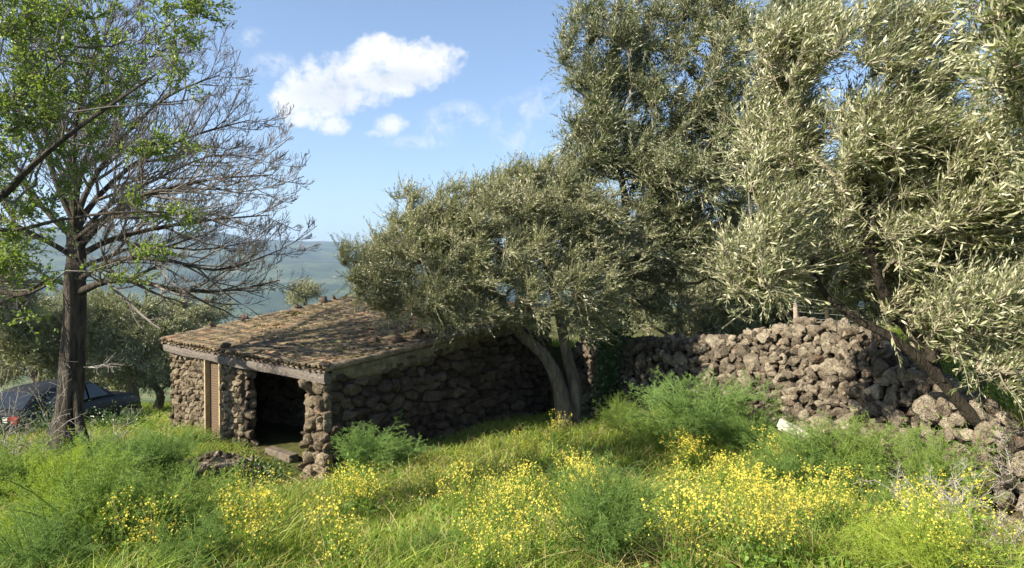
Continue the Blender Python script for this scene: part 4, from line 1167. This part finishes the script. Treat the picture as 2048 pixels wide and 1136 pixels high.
# ---- fennel
def fennel_mesh(seed, ns=60, spread=.75):
    rng = np.random.default_rng(seed); st, fo_ = MB(), MB()
    d = rng.normal(size=(ns, 3)); d[:, 2] = 0; d = unit(d)*rng.uniform(.05, spread, ns)[:, None]; d[:, 2] = rng.uniform(.65, 1.0, ns)
    d = d*rng.uniform(.72, 1.0, ns)[:, None]
    t = np.linspace(0, 1, 6)[None, :, None]
    P = d[:, None]*t+np.array([0, 0, -.28])*t**3*np.linalg.norm(d[:, :2], axis=1)[:, None, None]*1.6+rng.normal(size=(ns, 3))[:, None]*.05
    P[..., 2] = np.maximum(P[..., 2], -.02)
    Rr = np.broadcast_to(np.linspace(.007, .0025, 6), (ns, 6)); tubes(st, P, Rr, 4)
    a, ra = spawn(P, Rr, 9, .15, 1.0, .32, 48, rng, .12, 4, .6); tubes(st, a, np.maximum(ra, .0012), 3)
    b, rb = spawn(a, ra, 6, .1, 1.0, .42, 50, rng, .05, 3, .6); tubes(fo_, b, np.full((len(b), 3), .0011), 3)
    c, rc = spawn(b, rb, 9, .05, 1.0, .62, 48, rng, -.05, 3, .6)
    ribbons(fo_, c, np.broadcast_to(np.array([.0012, .0011, .0005]), (len(c), 3)), rng)
    return st.mesh('stem', M['fennel']), fo_.mesh('plume', M['fennel'])
fm_ = [fennel_mesh(200+i) for i in range(4)]
DG, BG, YG, MG = (.68, .78, .62), (.88, .98, .92), (1.35, 1.25, .6), (.95, .98, .7)
fen = [  # px, py of foot, width scale, height scale, colour, label
    (1400, 890, 1.75, 1.12, BG, 'largest feathery fennel mound, blue green, below the stone wall'),
    (1320, 900, 1.3, .72, MG, 'fennel clump on the left flank of the largest mound'),
    (1490, 905, 1.3, .80, DG, 'darker fennel on the right flank of the largest mound'),
    (1690, 985, 1.2, .85, MG, 'deep green rounded fennel in front of the pale board'),
    (1610, 1000, 1.0, .8, DG, 'dark low fennel left of the deep green rounded one'),
    (1860, 1035, .75, .85, MG, 'upright bright fennel beside the dead thorny shrub'),
    (1780, 1060, .5, .5, DG, 'thin fennel between the upright one and the rounded one'),
    (1850, 1180, .70, .55, YG, 'bright fennel mound cut by the bottom edge at lower right'),
    (1210, 1130, .85, .8, DG, 'blue green fennel in the flowers at bottom centre'),
    (735, 955, 1.25, .80, BG, 'fennel growing against the lit corner pier of the hut'),
    (780, 945, .6, .5, DG, 'small dark fennel right of the one at the hut corner'),
    (1240, 860, .6, .6, MG, 'fennel standing right of the olive trunks'),
    (215, 985, 1.0, .85, BG, 'grey green fennel in front of the bare tree trunk'),
    (320, 970, 1.1, .85, BG, 'low grey green fennel between the bare tree and the hut door'),
    (130, 1035, .85, .85, YG, 'bright yellow green fennel mound at left'),
    (10, 1010, 1.2, .8, MG, 'fennel cut by the left frame edge'),
    (330, 1110, .95, .75, MG, 'wide low fennel in the left foreground'),
    (190, 1130, .95, .90, MG, 'wide feathery fennel filling the left foreground corner'),
    (80, 1180, .7, .5, DG, 'dark fennel at the bottom left corner'),
    (250, 1060, 1.0, .55, BG, 'long grey green fennel bank between the bright mound and the foreground'),
    (100, 1120, .8, .55, YG, 'yellow green fennel close to the camera at lower left'),
    (400, 1180, .7, .5, DG, 'shaded fennel at the bottom edge left of the flowers'),
    (870, 1160, .45, .4, DG, 'small dark fennel at the bottom edge left of centre')]
first = None
for i, (px, py, w_, h_, col, lab) in enumerate(fen):
    p = hit(px, py); st, pm = fm_[i % 4]
    o = bpy.data.objects.new('fennel_bush', None); scene.collection.objects.link(o)
    o.location = p; o.rotation_euler = (0, 0, i*1.9); o.scale = (w_*1.45, w_*1.45, h_*1.5)
    tag(o, lab, 'fennel', 'feathery fennel bushes in the meadow')
    for nm, me in (('stem', st), ('plume', pm)):
        ch = bpy.data.objects.new(nm, me); scene.collection.objects.link(ch); ch.parent = o; ch.color = (*col, 1)

# ---- broad-leaved plants by the doorway and the hut corner
def leafy_plant(px, py, rad, hgt, nl, ll, mat, label, seed, name='leafy_weed', cat='weed', lw=.45):
    rng = np.random.default_rng(seed); p = hit(px, py); lv, st = MB(), MB()
    q = rng.normal(size=(nl, 3))*.5; P = np.stack([q[:, 0]*rad, q[:, 1]*rad, np.abs(q[:, 2])*hgt+.03], 1)
    n_ = 22; tp = np.stack([rng.normal(size=n_)*.5*rad, rng.normal(size=n_)*.5*rad, rng.uniform(.4, 1, n_)*hgt], 1)
    tubes(st, np.stack([tp*[.15, .15, 0], tp*[.5, .5, .6], tp], 1), np.broadcast_to(np.array([.006, .004, .002]), (n_, 3)), 4)
    leaves(lv, P, np.stack([q[:, 0], q[:, 1], rng.uniform(-.1, .9, nl)], 1), rng.uniform(.6, 1.2, nl)*ll, ll*lw, True, rng=rng)
    t = bpy.data.objects.new(name, None); scene.collection.objects.link(t); t.location = p; tag(t, label, cat)
    for nm, mb, mt in (('stem', st, 'weed'), ('foliage', lv, mat)):
        ch = bpy.data.objects.new(nm, mb.mesh(nm, M[mt])); scene.collection.objects.link(ch); ch.parent = t
    return t
leafy_plant(500, 965, .75, .30, 700, .075, 'ivy', 'dark green low leafy plants in front of the hut doorway', 41)
leafy_plant(700, 985, .30, .38, 420, .09, 'weed', 'bright green leafy plant at the foot of the hut corner', 42)
leafy_plant(415, 985, .8, .16, 500, .06, 'weed', 'low yellow green weeds left of the doorway path', 43)
leafy_plant(775, 970, .22, .25, 200, .08, 'ivy', 'small dark leafy plant beside the fennel at the hut corner', 44)
# bramble with russet leaves, left
M['russet'] = leaf_mat('russet_leaf', (.22, .10, .035), (.42, .20, .06), (.25, .14, .07), (.4, .25, .12), .3, (.45, .2, .04), .6, .2)
leafy_plant(90, 915, .55, .6, 160, .06, 'russet', 'russet leaved bramble at the left of the big trunk', 45, 'bramble', 'bramble', .3)

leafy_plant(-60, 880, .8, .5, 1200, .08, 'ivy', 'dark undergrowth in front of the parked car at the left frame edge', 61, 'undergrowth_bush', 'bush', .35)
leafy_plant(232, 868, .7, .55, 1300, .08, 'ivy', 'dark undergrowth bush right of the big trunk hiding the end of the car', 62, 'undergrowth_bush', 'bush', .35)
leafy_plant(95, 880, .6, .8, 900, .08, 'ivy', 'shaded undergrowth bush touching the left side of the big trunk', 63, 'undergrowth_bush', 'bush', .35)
leafy_plant(1985, 960, .9, .5, 1700, .10, 'weed', 'grassy weeds hanging over the right end of the stone wall', 64, 'leafy_weed', 'weed', .12)
# dead twiggy shrubs
def dead_shrub(root, label, seed, ns, ln, up=.8, spread=1.0, rad=.012, name='dead_shrub', lv=2, dirs=None, mat='dead'):
    rng = np.random.default_rng(seed); mb = MB()
    d = rng.normal(size=(ns, 3))*spread; d[:, 2] = np.abs(d[:, 2])*.4+up
    if dirs is not None: d = d*.45+np.array(dirs)
    d = unit(d)*rng.uniform(.6, 1.1, ns)[:, None]*ln
    t = np.linspace(0, 1, 7)[None, :, None]
    P = d[:, None]*t+rng.normal(size=(ns, 7, 3))*.05*ln*t; P += (rng.normal(size=(ns, 3))*.1*ln*[1, 1, 0])[:, None]
    Rr = np.broadcast_to(np.linspace(rad, rad*.4, 7), (ns, 7)); tubes(mb, P, Rr, 5)
    a, ra = spawn(P, Rr, 7, .2, 1, .45, 50, rng, .05, 5, .6, jit=1.2); tubes(mb, a, np.maximum(ra, .003), 4)
    b, rb = spawn(a, ra, 5, .2, 1, .5, 55, rng, .05, 4, .6, jit=1.2)
    if lv > 1: tubes(mb, b, np.maximum(rb, .002), 3)
    if lv > 2:
        c, rc = spawn(b, rb, 4, .2, 1, .5, 55, rng, .05, 3, .6); tubes(mb, c, np.maximum(rc, .0016), 3)
    o = mb.build(name, M[mat]); o.location = tuple(root); tag(o, label, 'dead shrub'); return o
p = hit(1965, 1120); dead_shrub(p, 'tangled pale thorny dead shrub in the lower right corner', 51, 9, 1.1, .9, .6, .010, lv=3)
p = hit(2060, 1010); dead_shrub(p, 'dead grey brushwood at the right edge under the near olive', 52, 14, .8, .5, .9, .010, lv=3)
p = hit(1905, 985); dead_shrub(p, 'grey brushwood at the foot of the right end of the wall', 56, 5, .6, .5, .9, .007, lv=3)
dead_shrub(at(20, 860, 12.0)*[1, 1, 0]+[0, 0, -.2], 'pale dead branches tangled at the left frame edge before the car', 53, 9, 2.0, .5, .6, .014, dirs=(.2, 0, .7))
dead_shrub(at(168, 735, 12.75), 'broken pale dead branches sticking out of the big trunk', 54, 3, .8, .05, .3, .007, dirs=(.9, -.1, -.02), lv=1)
dead_shrub(at(215, 890, 14.5)*[1, 1, 0]+[0, 0, -.4], 'dead stems standing between the big trunk and the hut', 55, 5, 1.1, .9, .5, .02)

# dry tuft against the side wall
tf = MB(); p = hit(792, 868); n = 260; q = rng.normal(size=(n, 3)); q[:, 2] = np.abs(q[:, 2])+1.6; q = unit(q)*rng.uniform(.35, .85, n)[:, None]
t = np.linspace(0, 1, 5)[None, :, None]
ribbons(tf, q[:, None]*t+np.array([.25, 0, -.25])*t**3*.6, np.broadcast_to(np.array([.006, .006, .005, .003, .001]), (n, 5)), rng)
o = tf.build('dry_grass_tuft', M['grass_dry']); o.location = p; tag(o, 'dry straw coloured grass tuft against the shaded hut wall', 'grass tuft')

# rubble by the brick slot and block in the doorway
rb = MB(); p = hit(430, 935); V_, F_ = ROCKS[3]; rb.add(V_*np.array([.75, .5, .26])-[0, 0, .06], F_)
for i in range(70):
    q = R.normal(size=2)*.5; add_rock(rb, (q[0]*.9, q[1]*.6, .30*math.exp(-(q@q)*2.5)-.05), R.uniform(.05, .14), R, lo=True)
o = rb.build('rubble_heap', M['lava_pile']); o.location = p; tag(o, 'brown heap of earth and rubble at the foot of the brick slot', 'rubble')
bk = MB(); box(bk, (0, 0, .08), e*.95, s*.22, (0, 0, .18)); o = bk.build('threshold_block', M['concrete'])
c = fo+e*(T_pier+T_open)/2+s*.16; c[2] = gz(c[0], c[1])-.04; o.location = c
md = o.modifiers.new('bevel', 'BEVEL'); md.width = .02; md.segments = 2
tag(o, 'long grey block lying across the hut doorway', 'stone block')
wbd = MB(); p = at(1597, 868, 10.6); u_ = unit([.62, -.55, -.32]); v_ = unit(np.cross(u_, [0, 0, 1])); w_ = np.cross(u_, v_)
box(wbd, (0, 0, 0), u_*.62, v_*.10, w_*.17); box(wbd, v_*.11-w_*.06-u_*.03, u_*.58, v_*.09, w_*.15)
o = wbd.build('pale_board', M['white_board']); o.location = p; md = o.modifiers.new('bevel', 'BEVEL'); md.width = .008
tag(o, 'pale weathered board lying against the foot of the stone wall', 'board')

# ---------------------------------------------------------------- fence and pole on the terrace
fr = thing('wire_fence', (*at(1640, 660, 12.6)[:2], 2.5), 'old wire fence on rough posts along the top of the stone wall', 'fence')
posts = [(1592, 606, 665, 12.9), (1715, 618, 668, 12.2), (1655, 612, 668, 12.6)]
tops = []
for px, pt, pb, d in posts:
    mb = MB(); P = np.array([at(px+2, pb+12, d), at(px, (pt+pb)/2, d), at(px-1, pt, d)]); tubes(mb, P[None], np.array([[.055, .05, .045]]), 8)
    mb.P.append(np.arange(16, 24)[None]); mb.build('post', M['post' if px == 1592 else 'bark_dark'], fr); tops.append((px, P))
wm = MB(); tops.sort(key=lambda q: q[0])
for k_ in range(5):
    P = np.array([q[1][0]*(1-(.25+.17*k_))+q[1][2]*(.25+.17*k_) for q in tops]); Ps, rs_ = smooth_path(P, np.full(len(P), .0035), 16); tubes(wm, Ps[None], rs_[None], 4)
wm.build('wire', M['wire'], fr)
mb = MB(); b0 = at(2004, 650, 16.0); b0[2] = gz(b0[0], b0[1]); t0 = at(2000, 440, 16.0)
tubes(mb, np.array([[b0, (b0+t0)/2, t0]]), np.array([[.10, .09, .08]]), 12); mb.P.append(np.arange(24, 36)[None])
tag(mb.build('pole', M['pole'], smooth=True), 'grey upright pole behind the near olive at the right edge', 'pole')

# ---------------------------------------------------------------- parked car
cc_ = at(128, 850, 18.3); hd = unit([.22, .975, 0]); cz = gz(cc_[0], cc_[1])-.15; sdv = np.array([hd[1], -hd[0], 0])   # sdv towards camera
car = thing('parked_car', (cc_[0], cc_[1], cz), 'dark car with a red tail light parked in shade behind the big trunk', 'car')
def cp(l, w, h): return np.array([cc_[0], cc_[1], cz])+hd*l+sdv*w+np.array([0, 0, h])
def loft(sections, mat, name, parent, smooth=True, closed=True):
    mb = MB(); k = len(sections); m = len(sections[0]); V = np.array(sections).reshape(-1, 3); idx = np.arange(k*m).reshape(k, m); j = (np.arange(m)+1) % m
    q = np.stack([idx[:-1], idx[1:], idx[1:][:, j], idx[:-1][:, j]], -1).reshape(-1, 4)
    mb.add(V, q, idx[:1, ::-1], idx[-1:]); return mb.build(name, mat, parent, smooth)
def body_sec(l, w, z0, z1, r=.12):
    pts = [(-w+.05, z0), (-w, z0+.15), (-w-.01, (z0+z1)/2), (-w+.03, z1-r), (-w+r+.03, z1), (0, z1+.02), (w-r-.03, z1), (w-.03, z1-r), (w+.01, (z0+z1)/2), (w, z0+.15), (w-.05, z0)]
    return [cp(l, a, z) for a, z in pts]
loft([body_sec(-2.05, .72, .35, .80), body_sec(-2.0, .78, .28, .92), body_sec(-1.7, .82, .24, .97), body_sec(-.8, .84, .22, .95), body_sec(.6, .84, .22, .93), body_sec(1.3, .82, .24, .88), body_sec(1.85, .77, .28, .78), body_sec(2.0, .68, .35, .66)], M['paint'], 'body', car)
def cab(l, w0, w1, z0, z1): return [cp(l, -w0, z0), cp(l, -w1-.03, z1-.06), cp(l, -w1+.06, z1), cp(l, w1-.06, z1), cp(l, w1+.03, z1-.06), cp(l, w0, z0)]
loft([cab(-1.75, .72, .70, .90, .97), cab(-1.3, .74, .60, .90, 1.36), cab(-.9, .76, .60, .9, 1.43), cab(-.1, .76, .60, .9, 1.44), cab(.35, .75, .60, .9, 1.38), cab(1.05, .73, .70, .88, .93)], M['paint'], 'cabin', car)
for sg in (-1, 1):
    for (a, b, c_, d_) in ((-1.28, -.72, -1.12, -.75), (-.66, .06, -.66, .02), (.12, .74, .10, .36)):
        mb = MB(); V = []
        for off in (0, .01):
            V += [cp(a, sg*(.765+off), .95), cp(b, sg*(.765+off), .95), cp(d_, sg*(.655+off), 1.33), cp(c_, sg*(.655+off), 1.33)]
        mb.add(V, [[0, 1, 2, 3], [7, 6, 5, 4], [0, 4, 5, 1], [1, 5, 6, 2], [2, 6, 7, 3], [3, 7, 4, 0]]); mb.build('side_window', M['glass'], car)
    tl_ = MB(); box(tl_, cp(-2.0, sg*.66, .80), hd*.10, sdv*.26, (0, 0, .17)); o = tl_.build('tail_light', M['red_lens'], car)
    w_ = MB(); box(w_, cp(-2.035, sg*.45, .80), hd*.06, sdv*.15, (0, 0, .13)); w_.build('reversing_lens', M['white_lens'], o)
mb = MB(); V = [cp(-1.72, -.6, .99), cp(-1.72, .6, .99), cp(-1.33, .52, 1.34), cp(-1.33, -.52, 1.34)]; mb.add(np.array(V)+[0, 0, .012]-hd*.01, [[0, 1, 2, 3]]); mb.build('rear_window', M['glass'], car)
mb = MB(); box(mb, cp(-2.06, 0, .42), hd*.14, sdv*1.5, (0, 0, .2)); mb.build('rear_bumper', M['paint'], car)
mb = MB(); box(mb, cp(-2.075, 0, .66), hd*.02, sdv*.5, (0, 0, .12)); mb.build('number_plate', M['plate'], car)
for l in (-1.3, 1.25):
    for sg in (-1, 1):
        ty = MB(); P = np.array([[cp(l, sg*.66, .30), cp(l, sg*.70, .30), cp(l, sg*.82, .30), cp(l, sg*.86, .30)]]); tubes(ty, P, np.array([[.24, .30, .30, .25]]), 20)
        ty.P.append(np.arange(20)[None]); ty.P.append(np.arange(60, 80)[None]); wh = ty.build('wheel', M['rubber'], car)
        ri = MB(); P = np.array([[cp(l, sg*.845, .30), cp(l, sg*.868, .30)]]); tubes(ri, P, np.array([[.18, .17]]), 16); ri.P.append(np.arange(16, 32)[None]); ri.build('rim', M['rim'], wh)

print('total verts', sum(len(o.data.vertices) for o in bpy.data.objects if o.type == 'MESH'))
